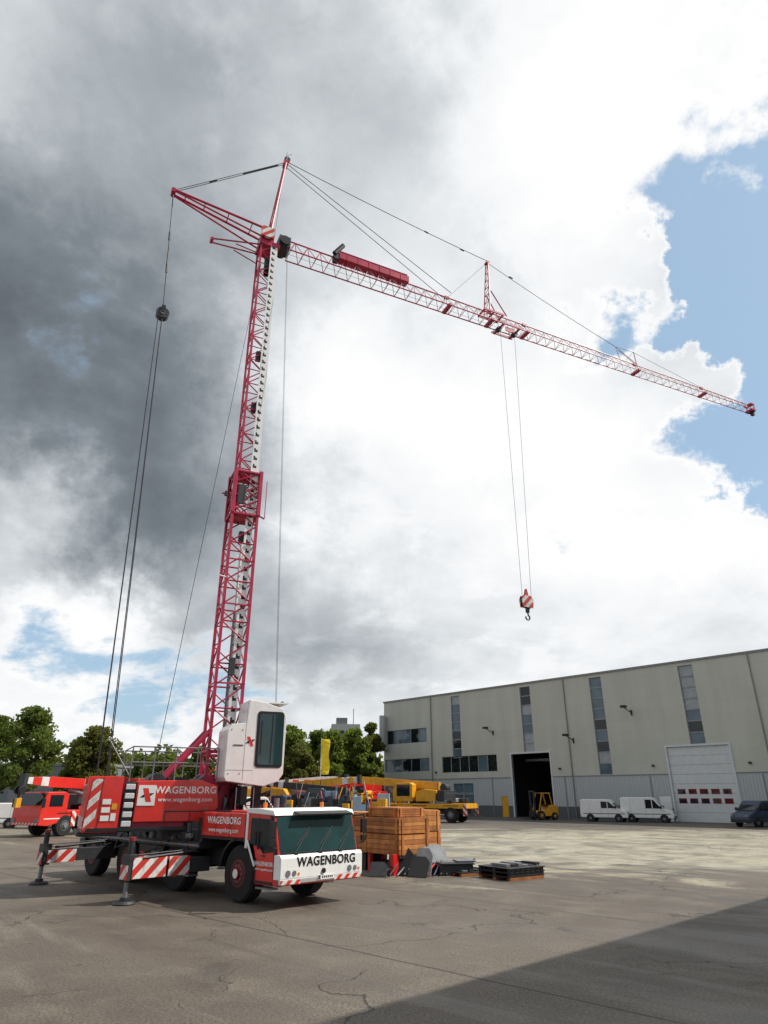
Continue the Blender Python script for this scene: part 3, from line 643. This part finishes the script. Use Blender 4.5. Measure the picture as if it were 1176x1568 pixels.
LF1=leaf_mat('leaves_mid',(.065,.095,.022),(.12,.16,.04)); LF2=leaf_mat('leaves_olive',(.075,.09,.022),(.14,.15,.045)); LF3=leaf_mat('leaves_fresh',(.085,.125,.024),(.16,.20,.05))
BARK=mat('bark',(.06,.048,.038),.9,var=.4,bump=.4)
def leafquads(cent,size):
    n=len(cent); u=rng.normal(size=(n,3)); u/=np.linalg.norm(u,axis=1)[:,None]; t=rng.normal(size=(n,3)); w=np.cross(u,t); w/=np.linalg.norm(w,axis=1)[:,None]
    s=(size*rng.uniform(.6,1.4,n))[:,None]; P=np.stack([cent-u*s-w*s*.35,cent+u*s*.2-w*s*.75,cent+u*s+w*s*.2,cent-u*s*.1+w*s*.8],1).reshape(-1,3)
    return P
def crown_points(z0,z1,rad,nb,nl):
    H=z1-z0; bl=[]
    for k in range(nb):
        t=(k+.5)/nb+random.uniform(-.08,.08); t=min(max(t,.04),.97); env=rad*(math.sin(math.pi*min(1,(.12+t*.88))**.85)**.6)
        a=k*2.4+random.uniform(-.5,.5); r=env*random.uniform(.2,.92); br=rad*random.uniform(.18,.36)
        bl.append((r*math.cos(a),r*math.sin(a),z0+t*H*.95,br))
    ws=np.array([b[3]**2 for b in bl]); ws/=ws.sum(); idx=rng.choice(nb,nl,p=ws); B=np.array(bl)[idx]
    d=rng.normal(size=(nl,3)); d/=np.linalg.norm(d,axis=1)[:,None]; rr_=rng.uniform(0.3,1.2,nl)**.7
    return B[:,:3]+d*(rr_*B[:,3])[:,None]*np.array([1,1,.75]),bl
def tree(name,x,y,h,rad,lm,nl=7000,base=.22,ls=.16,nb=40):
    e=empty(name,(x,y,0)); pts,bl=crown_points(h*base,h,rad,nb,nl); P=leafquads(pts,ls)
    me=bpy.data.meshes.new('foliage'); me.from_pydata(P.tolist(),[],np.arange(len(P)).reshape(-1,4).tolist()); me.materials.append(lm); o=bpy.data.objects.new('foliage',me); COL.objects.link(o); o.parent=e
    mb=MB(); r0=.03*h*.6; p=Vector((0,0,0)); tips=[p.copy()]
    for k in range(6):
        q=Vector((random.uniform(-.12,.12)*k*.6,random.uniform(-.12,.12)*k*.6,h*.8*(k+1)/6)); mb.cyl(p,q,r0*(1-k*.15),BARK,9,r0*(1-(k+1)*.15)); p=q; tips.append(q.copy())
    for b in bl:
        zb=min(b[2]*.72,h*.7); k=min(5,int(zb/(h*.8/6))); a=tips[k].lerp(tips[k+1],.5); c=Vector(b[:3]); mid=a.lerp(c,.5)+Vector((0,0,-.15*rad*.3)); mb.cyl(a,mid,r0*.3,BARK,6,r0*.18); mb.cyl(mid,c,r0*.18,BARK,6,r0*.05)
    mb.obj('trunk_and_limbs',e); return e
tree('deciduous_tree',-32.8,64,10.2,2.9,LF1,9500,.30,.14,48)
tree('deciduous_tree',-38.2,68,9.8,3.0,LF1,6500,.28,.16)
tree('deciduous_tree',-29.8,72,9.2,3.1,LF2,12000,.08,.15,46)
tree('deciduous_tree',-32.2,73.5,8.2,2.2,LF1,5500,.10,.16)
for u,Y,h,r_,lm in [(-25,95,8.6,3.4,LF1),(-30.5,98,8.2,3.4,LF3),(-21,100,7.6,3,LF2),(-36,104,8,3.6,LF1),(-12.2,90,11.3,3.2,LF3),(-9.4,96,11,3.4,LF1),(-6.9,92,10.6,3.1,LF3),(-4.2,94,11.0,3.0,LF3),(-1.8,104,13.2,2.6,LF2),(-2.8,93,9.6,2.4,LF1),(-15.4,100,10.2,3.4,LF2),(-10.6,88,8.6,2.6,LF2),(-5.5,112,12.6,3.2,LF1),(-17.8,98,9.2,2.8,LF1)]:
    tree('deciduous_tree',u,Y,h,r_,lm,6500,.08,.20)
C=[]
for k in range(150):
    x=random.uniform(-190,6); y=random.uniform(130,165); hh=random.uniform(7,11.5); rd=random.uniform(3,5)
    n=420; d=rng.normal(size=(n,3)); d/=np.linalg.norm(d,axis=1)[:,None]; C.append(np.array([x,y,hh*.52])+d*np.array([rd,rd,hh*.5])*rng.uniform(.6,1.05,n)[:,None])
P=leafquads(np.concatenate(C),.45); me=bpy.data.meshes.new('distant_tree_row'); me.from_pydata(P.tolist(),[],np.arange(len(P)).reshape(-1,4).tolist()); me.materials.append(LF2); o=bpy.data.objects.new('distant_tree_row',me); COL.objects.link(o)
lh=empty('low_industrial_hall',(-95,112,0),R(-8)); mb=MB(); mb.box((0,0,0),(52,20,6.6),corr_mat('dark_cladding',(.16,.18,.20))); mb.box((-.2,-.2,6.6),(52.2,20.2,7.0),TRIM)
for k in range(5): mb.box((3+9*k,-.08,0),(7+9*k,-.01,3.6),GRY)
mb.obj('walls_and_doors',lh)
ap=empty('apartment_block',(-16.5,215,0),R(5)); mb=MB(); mb.box((0,0,0),(9,12,23),mat('plaster',(.45,.45,.44),.8)); mb.box((1.5,1,23),(5,6,25),GRY)
for f in range(7):
    for c in range(4): mb.box((.6+2.1*c,-.06,1.5+3*f),(1.9+2.1*c,-.01,3.1+3*f),GLS)
mb.cyl((7,3,23),(7,3,28),.12,GRY,6)
mb.obj('walls_and_windows',ap)
fe=empty('mesh_fence',(-70,80,0),R(3)); mb=MB()
for k in range(27): mb.cyl((k*2.5,0,0),(k*2.5,0,2.1),.035,GRY,6)
for z in np.arange(.15,2.1,.3): mb.cyl((0,0,z),(65,0,z),.012,GRY,4)
mb.obj('posts_and_wires',fe)
fl=empty('flag_pole',(-7.6,84,0)); mb=MB(); mb.cyl((0,0,0),(0,0,8.9),.07,OFFW,8,.04); mb.obj('pole',fl)
mb=MB(); FLG=mat('flag_cloth',(.8,.68,.03),.8); n=8
vs=[];fs=[]
for i in range(n+1):
    for j in range(2): vs.append((.06+j*.95+.08*math.sin(i*1.3)*j,.14*math.sin(i*.9+j*2),8.8-i*.5))
for i in range(n): fs.append((2*i,2*i+1,2*i+3,2*i+2))
mb.add(vs,fs,FLG); mb.obj('flag',fl)
# ============================================================ VEHICLES
def van(name,x,y,rz,paint,L=5.2,H=2.15,Wd=1.95):
    e=empty(name,(x,y,0),rz); mb=MB(); h=L/2
    mb.prism([(-h,.42),(-h-.02,1.0),(-h+.06,H-.08),(-h+.25,H),(h-2.0,H),(h-1.75,H-.1),(h-.95,1.28),(h-.2,1.05),(h,.85),(h+.02,.4)],-Wd/2,Wd/2,paint); mb.obj('body',e,.07)
    mb=MB()
    for s in (-1,1):
        y0,y1=s*Wd/2-s*.01,s*Wd/2+s*.008
        mb.prism([(h-1.9,1.3),(h-1.92,H-.22),(h-1.78,H-.25),(h-1.08,1.3)],y0,y1,GLS)
        mb.prism([(h-2.6,1.3),(h-2.6,H-.22),(h-2.0,H-.22),(h-2.0,1.3)],y0,y1,GLS)
        mb.box((-h+.3,y0,.75),(h-.3,y1-.002*s,.82),BLK)
        for xx in (h-2.65,h-1.95,-h+1.0): mb.box((xx,y0,.5),(xx+.015,y1-.003*s,H-.15),DGR)
    a=Vector((h-1.74,0,H-.16)); b=Vector((h-.98,0,1.34)); nrm=Vector((.83,0,.56))*.02
    mb.add([(a+nrm+Vector((0,-Wd/2+.15,0))),(a+nrm+Vector((0,Wd/2-.15,0))),(b+nrm+Vector((0,Wd/2-.1,0))),(b+nrm+Vector((0,-Wd/2+.1,0)))],[(0,1,2,3)],GLS)
    mb.box((-h-.035,-Wd/2+.2,1.25),(-h-.0,-.05,H-.3),GLS); mb.box((-h-.035,.05,1.25),(-h,Wd/2-.2,H-.3),GLS)
    for s in (-1,1): mb.box((-h-.04,s*(Wd/2-.14)-.07,.9),(-h-.0,s*(Wd/2-.14)+.07,1.5),RED); mb.box((h-.1,s*(Wd/2-.25)-.15,.82),(h+.03,s*(Wd/2-.25)+.15,.98),GRY); mb.box((h-1.2,s*Wd/2,1.3),(h-1.05,s*(Wd/2+.22),1.55),BLK)
    mb.box((-h-.08,-Wd/2+.05,.38),(-h+.1,Wd/2-.05,.62),BLK); mb.box((h-.1,-Wd/2+.05,.34),(h+.07,Wd/2-.05,.62),BLK)
    mb.obj('windows_and_trim',e,.01)
    mb=MB()
    for xx in (-h+1.0,h-.95):
        for s in (-1,1): 
            mb.cyl((xx,s*(Wd/2+.004),.36),(xx,s*(Wd/2-.1),.36),.42,BLK,20); wheel(mb,xx,s*(Wd/2+.02),s*(Wd/2-.2),.34,GRY,20)
    mb.obj('wheels',e); return e
van('white_van',23.3,75.5,R(-30),WHT,4.8,2.15); van('white_van',27.2,74,R(-28),WHT,5.1,2.35)
van('dark_van',33.2,64,R(205),NAVY,4.6,2.1)
van('white_van',-33.0,61,R(200),WHT,4.6,1.95); van('white_van',7.0,84,R(160),WHT,4.8,2.2); van('silver_van',4.2,86,R(10),OFFW,4.6,2.0)
van('white_van',-11.8,66,R(30),WHT,5.0,2.4)
def forklift(x,y,rz):
    e=empty('forklift',(x,y,0),rz); mb=MB()
    mb.prism([(-1.5,.4),(-1.55,1.35),(-1.2,1.5),(-.4,1.45),(-.3,.95),(.7,.95),(1.0,.6),(1.0,.4)],-.8,.8,YEL)
    mb.box((-.5,-.6,1.4),(.1,.6,1.6),BLK)
    for s in (-1,1):
        mb.cyl((-.9,s*.65,1.45),(-.6,s*.65,2.75),.06,YEL,8); mb.cyl((.85,s*.65,.95),(.35,s*.65,2.75),.06,YEL,8); mb.box((-.75,s*.65-.06,2.7),(.5,s*.65+.06,2.8),YEL)
        mb.box((1.15,s*.4-.08,.1),(1.35,s*.4+.08,3.0),DGR); mb.box((1.35,s*.35-.07,.08),(2.6,s*.35+.07,.15),BLK)
    for k in range(5): mb.box((-.65+.25*k,-.6,2.72),(-.58+.25*k,.6,2.78),BLK)
    mb.box((1.34,-.6,.3),(1.42,.6,.9),BLK); mb.box((1.1,-.5,2.85),(1.4,.5,3.0),DGR); mb.box((1.1,-.5,1.5),(1.3,.5,1.6),DGR)
    mb.obj('body_and_mast',e,.02); mb=MB()
    for s in (-1,1): wheel(mb,.75,s*.95,s*.6,.48,YEL,20); wheel(mb,-1.0,s*.9,s*.6,.4,YEL,20)
    mb.obj('wheels',e)
forklift(17.9,81,R(200))
def mcrane(x,y,rz,paint,ax=4,boomang=3,name='mobile_crane',boomc=None,scl=1.25,cabc=None):
    e=empty(name,(x,y,0),rz); e.scale=(scl,)*3; L=ax*2.2+2.2; boomc=boomc or paint; cabc=cabc or paint; mb=MB()
    mb.box((-L/2,-1.2,1.0),(L/2-1.7,1.2,1.35),paint); mb.box((-L/2+.3,-.6,.6),(L/2-1,.6,1.0),DGR)
    for k in range(14):
        xx=random.uniform(-L/2+.2,L/2-2.6); s=random.choice((-1,1)); mb.box((xx,s*1.18,1.35),(xx+random.uniform(.3,.8),s*.6,1.4+random.uniform(.05,.35)),random.choice([paint,DGR,GRY,BLK]))
    mb.prism([(L/2-1.7,.8),(L/2-1.7,2.2),(L/2-1.4,2.32),(L/2-.35,2.3),(L/2-.02,1.6),(L/2,.6),(L/2-.6,.55)],-1.2,1.2,cabc)
    mb.prism([(-2.9,1.5),(-3.0,2.45),(-2.5,2.65),(-.6,2.55),(-.2,2.1),(-.2,1.5)],-1.15,-.45,paint)
    mb.prism([(-2.9,1.5),(-3.0,2.3),(-2.0,2.4),(-1.2,2.2),(-1.2,1.5)],.45,1.15,paint)
    mb.prism([(-.9,1.5),(-.95,2.75),(-.7,2.9),(.5,2.85),(.85,2.3),(.8,1.5)],.45,1.2,cabc)
    mb.box((-3.7,-1.2,1.5),(-3.1,1.2,2.3),DGR); mb.cyl((-1,0,1.35),(-1,0,1.6),.8,DGR,20)
    mb.obj('chassis_and_bodies',e,.03)
    mb=MB(); mb.prism([(L/2-.33,2.22),(L/2-.0,1.62),(L/2+.02,1.62),(L/2-.30,2.24)],-1.08,1.08,GLS)
    for s in (-1,1):
        mb.box((L/2-1.35,s*1.19,1.55),(L/2-.5,s*1.212,2.15),GLS); mb.box((L/2-1.4,s*1.19,.9),(L/2-.3,s*1.206,.95),WHT)
        mb.box((L/2-.1,s*1.0-.15,.75),(L/2+.03,s*1.0+.15,.95),GRY); mb.box((L/2-.1,s*1.2,1.5),(L/2-.02,s*1.4,1.95),BLK)
    mb.box((L/2,-1.1,.62),(L/2+.02,1.1,.72),STR_YF)
    mb.box((-.7,1.19,1.9),(.45,1.22,2.75),GLS); mb.prism([(.55,2.75),(.84,2.3),(.82,1.75),(.86,1.75),(.88,2.3),(.59,2.77)],.5,1.15,GLS)
    mb.obj('cab_windows',e)
    mb=MB(); rot=Matrix.Rotation(-R(boomang),3,'Y'); pv=(-2.6,0,2.5)
    for k,(a,b,q,m) in enumerate([(-2.8,L/2-1.0,.28,boomc),(L/2-1.0,L/2-.5,.24,OFFW),(L/2-.5,L/2,.21,boomc),(L/2,L/2+.4,.18,OFFW)]):
        mb.box((a,-.05-q*.8,2.65-q),(b,-.05+q*.8,2.65+q),m,rot,pv)
    mb.box((L/2+.4,-.3,2.3),(L/2+.65,.2,3.0),DGR,rot,pv); mb.cyl((-.4,-.05,1.8),(1.8,-.05,2.5),.13,GRY,10)
    for y in (-.25,.15): mb.cyl((L/2+.6,y-.06,2.4),(L/2+.6,y+.06,2.4),.22,BLK,14)
    mb.box((L/2+.45,-.15,1.5),(L/2+.75,.05,2.0),YEL); mb.cyl((L/2+.6,-.05,2.0),(L/2+.6,-.05,2.6),.02,BLK,6)
    for k in range(8): mb.box((-2.4+k*.7,-.30,2.5),(-2.35+k*.7,-.27,2.85),DGR,rot,pv)
    mb.cyl((-2.9,.6,2.4),(-2.9,.6,3.1),.05,GRY,8); mb.cyl((-3.3,-.4,2.5),(-3.3,.4,2.5),.3,DGR,16)
    for y in (-1.15,1.15): mb.cyl((-L/2+.2,y,1.35),(-L/2+.2,y,2.1),.02,GRY,6); mb.cyl((-L/2+.2,y,2.1),(-L/2+1.6,y,2.1),.02,GRY,6)
    mb.obj('telescopic_boom',e,.02)
    mb=MB()
    for k in range(ax):
        xx=-L/2+1.3+k*(L-3.0)/(ax-1)
        for s in (-1,1): wheel(mb,xx,s*1.22,s*.85,.56,GRY,20); mb.box((xx-.6,s*1.22,1.18),(xx+.6,s*.85,1.22),BLK)
    for xx in (-L/2+.1,L/2-2.2):
        for s in (-1,1): mb.box((xx-.15,s*1.25,.5),(xx+.15,s*1.21,1.3),STR_X)
    mb.obj('wheels_and_outriggers',e)
mcrane(-21.6,53,R(-118),RED,3,2,scl=1.2); mcrane(-26.0,66,R(70),RED,4,3); mcrane(-19.0,63,R(150),RED,4,2)
mcrane(2.6,76,R(152),YEL,4,4,scl=1.3); mcrane(-3.6,80,R(200),RED,4,3); mcrane(-9.6,77,R(-20),YEL,4,4,cabc=OFFW); mcrane(-6.6,71,R(165),NAVY,3,5,'lorry_mounted_crane',DGR,1.1)
mcrane(-13.6,80,R(20),YEL,5,5,'mobile_crane',OFFW)
ys=empty('stacked_crane_sections',(-8.0,62,0),R(8)); mb=MB()
for r_ in range(3):
    for c in range(3):
        if r_==2 and c==0: continue
        x0=-4+c*4.1; z0=.1+r_*.85; m=[NAVY,DGR,CRIM,YEL,LBL][(r_*2+c)%5]
        for y in (0,.8):
            for z in (0,.75): mb.box((x0,y,z0+z),(x0+3.9,y+.07,z0+z+.07),m)
            for k in range(6): mb.cyl((x0+k*.65,y+.03,z0+(0 if k%2 else .8)),(x0+(k+1)*.65,y+.03,z0+(.8 if k%2 else 0)),.03,m,5)
mb.obj('sections',ys)
mp_=empty('machine_parts_pile',(-3.5,58,0),R(-6)); mb=MB()
for k in range(80):
    x=random.uniform(-5,4); y=random.uniform(0,3); s_=random.uniform(.25,1.0); z=random.uniform(0,.3)
    mb.box((x,y,z),(x+s_,y+s_*.7,z+random.uniform(.3,2.6)),random.choice([DGR,BLK,NAVY,GRY,LBL,DGR,YEL]),Matrix.Rotation(R(random.uniform(-25,25)),3,'Z'))
for k in range(24):
    x=random.uniform(-5,4); mb.cyl((x,1,.5),(x+random.uniform(-1,1),2,random.uniform(2,3.8)),.05,random.choice([YEL,GRY,DGR,RED]),6)
mb.obj('parts',mp_,.02)
# ============================================================ CRATES, PLATES, PALLETS
WOODS=[mat('orange_wood_%d'%i,c,.7,var=.35,vscale=2.5,bump=.2,grime=.5) for i,c in enumerate([(.50,.19,.045),(.42,.15,.035),(.56,.23,.06),(.34,.12,.03)])]; WOOD2=mat('orange_wood_dark',(.26,.09,.025),.75,var=.4,vscale=3)
def crate(mb,x0,x1,y0,y1,z0,z1):
    mb.box((x0+.03,y0+.03,z0+.02),(x1-.03,y1-.03,z1-.005),WOOD2)
    n=4; h=(z1-z0)/n; rc=lambda:random.choice(WOODS)
    for k in range(n):
        a,b=z0+k*h+.006,z0+(k+1)*h-.006
        mb.box((x0,y0-.0,a),(x1,y0+.03,b),rc()); mb.box((x0,y1-.03,a),(x1,y1,b),rc()); mb.box((x0,y0+.03,a),(x0+.03,y1-.03,b),rc()); mb.box((x1-.03,y0+.03,a),(x1,y1-.03,b),rc())
    for xx in (x0+.1,x1-.2): mb.box((xx,y0-.03,z0),(xx+.1,y0-.002,z1),rc())
    for yy in (y0+.1,y1-.2): mb.box((x1+.002,yy,z0),(x1+.03,yy+.1,z1),rc()); mb.box((x0-.03,yy,z0),(x0-.002,yy+.1,z1),rc())
    for yy in (y0+.16,y1-.15): mb.box((x1+.031,yy,z0),(x1+.036,yy+.04,z1),DGR)
    mb.box((x0+.05,y0+.05,z1-.004),(x1-.05,y1-.05,z1+.02),rc())
cr=empty('wooden_crate_stack',(.55,26.0,0),R(42)); mb=MB()
crate(mb,0,1.55,0,2.0,.62,1.26); crate(mb,0,1.55,0,2.0,1.30,1.80); crate(mb,.3,1.7,.4,2.1,1.84,2.14)
mb.obj('crates',cr,.004)
mb=MB()
for x in (.1,.75,1.3):
    mb.box((x,.1,0),(x+.14,.24,.6),RED); mb.box((x,1.7,0),(x+.14,1.84,.6),RED)
mb.box((-.25,.05,.0),(.0,.22,.66),RED); mb.box((.0,.0,.52),(1.55,.2,.61),DGR); mb.box((.3,.4,.0),(1.4,1.7,.35),DGR)
mb.obj('trestle',cr,.008)
cr=empty('wooden_crate_stack',(-.7,27.6,0),R(42)); mb=MB()
crate(mb,0,1.3,0,2.1,.6,1.3); crate(mb,.05,1.28,.05,2.05,1.33,1.95); mb.box((.1,.1,0),(1.2,2.0,.58),DGR); mb.obj('crates',cr,.004)
cr=empty('wooden_crate_stack',(1.45,28.3,0),R(42)); mb=MB()
crate(mb,0,1.1,0,1.5,.5,1.25); crate(mb,0,1.1,0,1.5,1.28,2.02); mb.box((.1,.1,0),(1.0,1.4,.48),DGR); mb.obj('crates',cr,.004)
pl=empty('steel_ballast_plates',(1.65,25.9,0),R(10)); mb=MB(); LG=mat('plate_grey',(.22,.24,.26),.6,var=.2,grime=.5)
def plate(x,y,w,h,t,tilt,yaw,m):
    vs=[(0,0,0),(w,0,0),(w,0,h*.75),(w*.75,0,h),(0,0,h)]; vs2=[(a,t,c) for a,_,c in vs]; M=Matrix.Translation((x,y,.02))@Matrix.Rotation(R(yaw),4,'Z')@Matrix.Rotation(R(-tilt),4,'X')
    n=5; mb.add([M@Vector(v) for v in vs+vs2],[(4,3,2,1,0),(5,6,7,8,9)]+[(k,(k+1)%n,n+(k+1)%n,n+k) for k in range(n)],m)
plate(-1.5,.4,.9,.95,.06,28,-25,BLK); plate(-.6,.1,.6,.95,.06,30,-30,LG); plate(-.9,-.2,.7,.75,.05,38,-35,BLK); plate(.1,.6,.9,.98,.06,24,20,LG); plate(.5,.4,.9,.55,.05,45,15,BLK); plate(-2.2,.0,.6,.55,.05,40,-20,DGR)
mb.box((-1.2,.6,0),(1.5,1.4,.35),DGR); mb.box((.3,-.1,.02),(1.5,.6,.32),DGR); mb.box((.35,-.12,.33),(1.55,.55,.38),BLK); mb.box((1.0,.2,.385),(1.7,.8,.44),GRY)
for k in range(14): mb.cyl((-2.0+k*.25,-.2+random.uniform(-.2,.3),.05),(-1.5+k*.25,.5,random.uniform(.1,.5)),.03,random.choice([BLK,GRY,DGR,NAVY,RED]),6)
mb.obj('plates',pl,.005)
def pallet(x,y,rz,layers,sx=1.3,sy=.9):
    e=empty('flat_pallet',(x,y,0),rz); mb=MB(); z=0
    for l in range(layers):
        for k in range(3): mb.box((-sx+.05,-sy+k*(sy-.06),z),(sx-.05,-sy+.12+k*(sy-.06),z+.09),WOODS[3] if l==0 else DGR)
        z+=.092
        for k in range(7): mb.box((-sx+k*2*sx/7+.02,-sy-.03*l,z),(-sx+(k+1)*2*sx/7-.02,sy,z+.03),BLK)
        z+=.032
    for k in range(6): mb.box((-sx*.7+k*.28,-.4,z),(-sx*.7+k*.28+.2,.3,z+random.uniform(.02,.09)),random.choice([DGR,BLK,GRY]))
    mb.obj('boards',e,.004)
pallet(4.35,25.4,R(35),3,.85,.75); pallet(3.1,26.5,R(30),1,.9,.6); pallet(4.5,27.0,R(40),2,.85,.6)
# ============================================================ LIGHT & SKY
el=R(48); az=Vector((.99,.1)).normalized(); sd=Vector((az.x*math.cos(el),az.y*math.cos(el),math.sin(el)))
ld=bpy.data.lights.new('sun','SUN'); ld.energy=4.9; ld.angle=R(.5); ld.color=(1,.94,.85); lo=bpy.data.objects.new('sun',ld); COL.objects.link(lo); lo.rotation_euler=sd.to_track_quat('Z','Y').to_euler(); lo.location=(20,0,40)
w=bpy.data.worlds.new('World'); sc.world=w; w.use_nodes=True; nt=w.node_tree; N=nt.nodes; L=nt.links; N.clear()
out=N.new('ShaderNodeOutputWorld'); bg=N.new('ShaderNodeBackground'); bg.inputs['Strength'].default_value=.1; L.new(bg.outputs[0],out.inputs[0])
sky=N.new('ShaderNodeTexSky'); sky.sky_type='NISHITA'; sky.sun_disc=False; sky.sun_elevation=el; sky.sun_rotation=math.atan2(az.x,az.y); sky.altitude=0; sky.air_density=1; sky.dust_density=1.0; sky.ozone_density=1.5
tc=N.new('ShaderNodeTexCoord'); D=tc.outputs['Generated']
def mth(op,a,c=None):
    n=N.new('ShaderNodeMath'); n.operation=op
    for i,x in enumerate((a,c)):
        if x is None: continue
        if isinstance(x,(int,float)): n.inputs[i].default_value=x
        else: L.new(x,n.inputs[i])
    return n.outputs[0]
def mr(x,a,c,lo=0,hi=1):
    n=N.new('ShaderNodeMapRange'); n.interpolation_type='SMOOTHSTEP'
    for k,v in zip(('From Min','From Max','To Min','To Max'),(a,c,lo,hi)): n.inputs[k].default_value=v
    L.new(x,n.inputs['Value']); return n.outputs[0]
sx=N.new('ShaderNodeSeparateXYZ'); L.new(D,sx.inputs[0])
k_=mth('DIVIDE',1,mth('ADD',mth('MAXIMUM',sx.outputs['Z'],0),.32))
cb=N.new('ShaderNodeCombineXYZ'); L.new(mth('MULTIPLY',sx.outputs['X'],k_),cb.inputs['X']); L.new(mth('MULTIPLY',sx.outputs['Y'],k_),cb.inputs['Y']); L.new(mth('MULTIPLY',sx.outputs['Z'],.6),cb.inputs['Z'])
def noise(v,s,d,r=.55,dist=0,off=(0,0,0)):
    mp=N.new('ShaderNodeMapping'); mp.inputs['Location'].default_value=off; L.new(v,mp.inputs['Vector'])
    n=N.new('ShaderNodeTexNoise'); n.inputs['Scale'].default_value=s; n.inputs['Detail'].default_value=d; n.inputs['Roughness'].default_value=r; n.inputs['Distortion'].default_value=dist; L.new(mp.outputs[0],n.inputs['Vector']); return n
n1=noise(cb.outputs[0],4.2,10,.6,.2); n2=noise(cb.outputs[0],1.5,7,.5,.3,(5,3,1)); n3=noise(cb.outputs[0],6,8,.6,.2,(2,9,4))
wn=noise(D,6,7,.62); wv=N.new('ShaderNodeVectorMath'); wv.operation='MULTIPLY_ADD'; L.new(wn.outputs['Color'],wv.inputs[0]); wv.inputs[1].default_value=(.32,.32,.32); wv.inputs[2].default_value=(-.16,-.16,-.16)
wa=N.new('ShaderNodeVectorMath'); wa.operation='ADD'; L.new(D,wa.inputs[0]); L.new(wv.outputs[0],wa.inputs[1]); WD=wa.outputs[0]
def blobs(lst):
    acc=None
    for d,r,wt in lst:
        n=N.new('ShaderNodeVectorMath'); n.operation='DISTANCE'; L.new(WD,n.inputs[0]); n.inputs[1].default_value=Vector(d).normalized()
        q=mr(n.outputs['Value'],0,r,wt,0); acc=q if acc is None else mth('ADD',acc,q)
    return acc
clear=blobs([((.455,.603,.66),.19,.65),((.404,.697,.591),.16,.50),((.30,.731,.62),.11,.34),((.475,.775,.417),.15,.50),((.492,.674,.55),.17,.40),((.66,.58,.48),.34,.6),
  ((.375,.753,.537),.11,-.75),((.44,.745,.50),.08,-.45),((.335,.662,.672),.11,-.50),((.36,.69,.63),.06,-.3),((.47,.835,.29),.13,-.4),((.50,.82,.30),.12,-.4),
  ((-.431,.886,.176),.17,.25),((-.28,.95,.13),.18,.26),((-.15,.98,.13),.12,.12),((-.9,.3,.3),.6,.2),((.2,-.8,.5),.9,.2)])
dens=mth('SUBTRACT',mth('ADD',mth('MULTIPLY',n1.outputs[0],1.0),.23),clear)
cov=mr(dens,.38,.58)
shade=blobs([((-.411,.758,.508),.36,.36),((-.277,.869,.412),.28,.30),((-.402,.598,.693),.42,.26),((-.44,.68,.60),.3,.12),((-.047,.982,.22),.20,.16),((-.2,.96,.22),.2,.12),((.2,.93,.27),.2,.08),((-.15,.5,.85),.4,.18),((.45,.87,.22),.12,.10),((-.6,.6,.45),.4,.25),((0,-.7,.6),1.0,.55),((-.9,-.2,.3),.8,.2),((-.36,.86,.36),.14,.14)])  # cloud darkening; unseen dark clouds behind the camera are added to lower ambient light
lite=blobs([((.29,.527,.799),.32,.28),((.206,.839,.504),.26,.24),((-.027,.82,.572),.2,.16),((.44,.84,.31),.2,.18),((-.49,.787,.373),.10,.22),((-.40,.885,.235),.14,.20),((-.05,.95,.35),.12,.10)])
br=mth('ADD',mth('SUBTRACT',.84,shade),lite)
br=mth('ADD',br,mth('MULTIPLY',mth('SUBTRACT',n2.outputs[0],.5),.46)); br=mth('ADD',br,mth('MULTIPLY',mth('SUBTRACT',n3.outputs[0],.5),.22))
br=mth('ADD',br,mr(dens,.5,.72,.12,0))
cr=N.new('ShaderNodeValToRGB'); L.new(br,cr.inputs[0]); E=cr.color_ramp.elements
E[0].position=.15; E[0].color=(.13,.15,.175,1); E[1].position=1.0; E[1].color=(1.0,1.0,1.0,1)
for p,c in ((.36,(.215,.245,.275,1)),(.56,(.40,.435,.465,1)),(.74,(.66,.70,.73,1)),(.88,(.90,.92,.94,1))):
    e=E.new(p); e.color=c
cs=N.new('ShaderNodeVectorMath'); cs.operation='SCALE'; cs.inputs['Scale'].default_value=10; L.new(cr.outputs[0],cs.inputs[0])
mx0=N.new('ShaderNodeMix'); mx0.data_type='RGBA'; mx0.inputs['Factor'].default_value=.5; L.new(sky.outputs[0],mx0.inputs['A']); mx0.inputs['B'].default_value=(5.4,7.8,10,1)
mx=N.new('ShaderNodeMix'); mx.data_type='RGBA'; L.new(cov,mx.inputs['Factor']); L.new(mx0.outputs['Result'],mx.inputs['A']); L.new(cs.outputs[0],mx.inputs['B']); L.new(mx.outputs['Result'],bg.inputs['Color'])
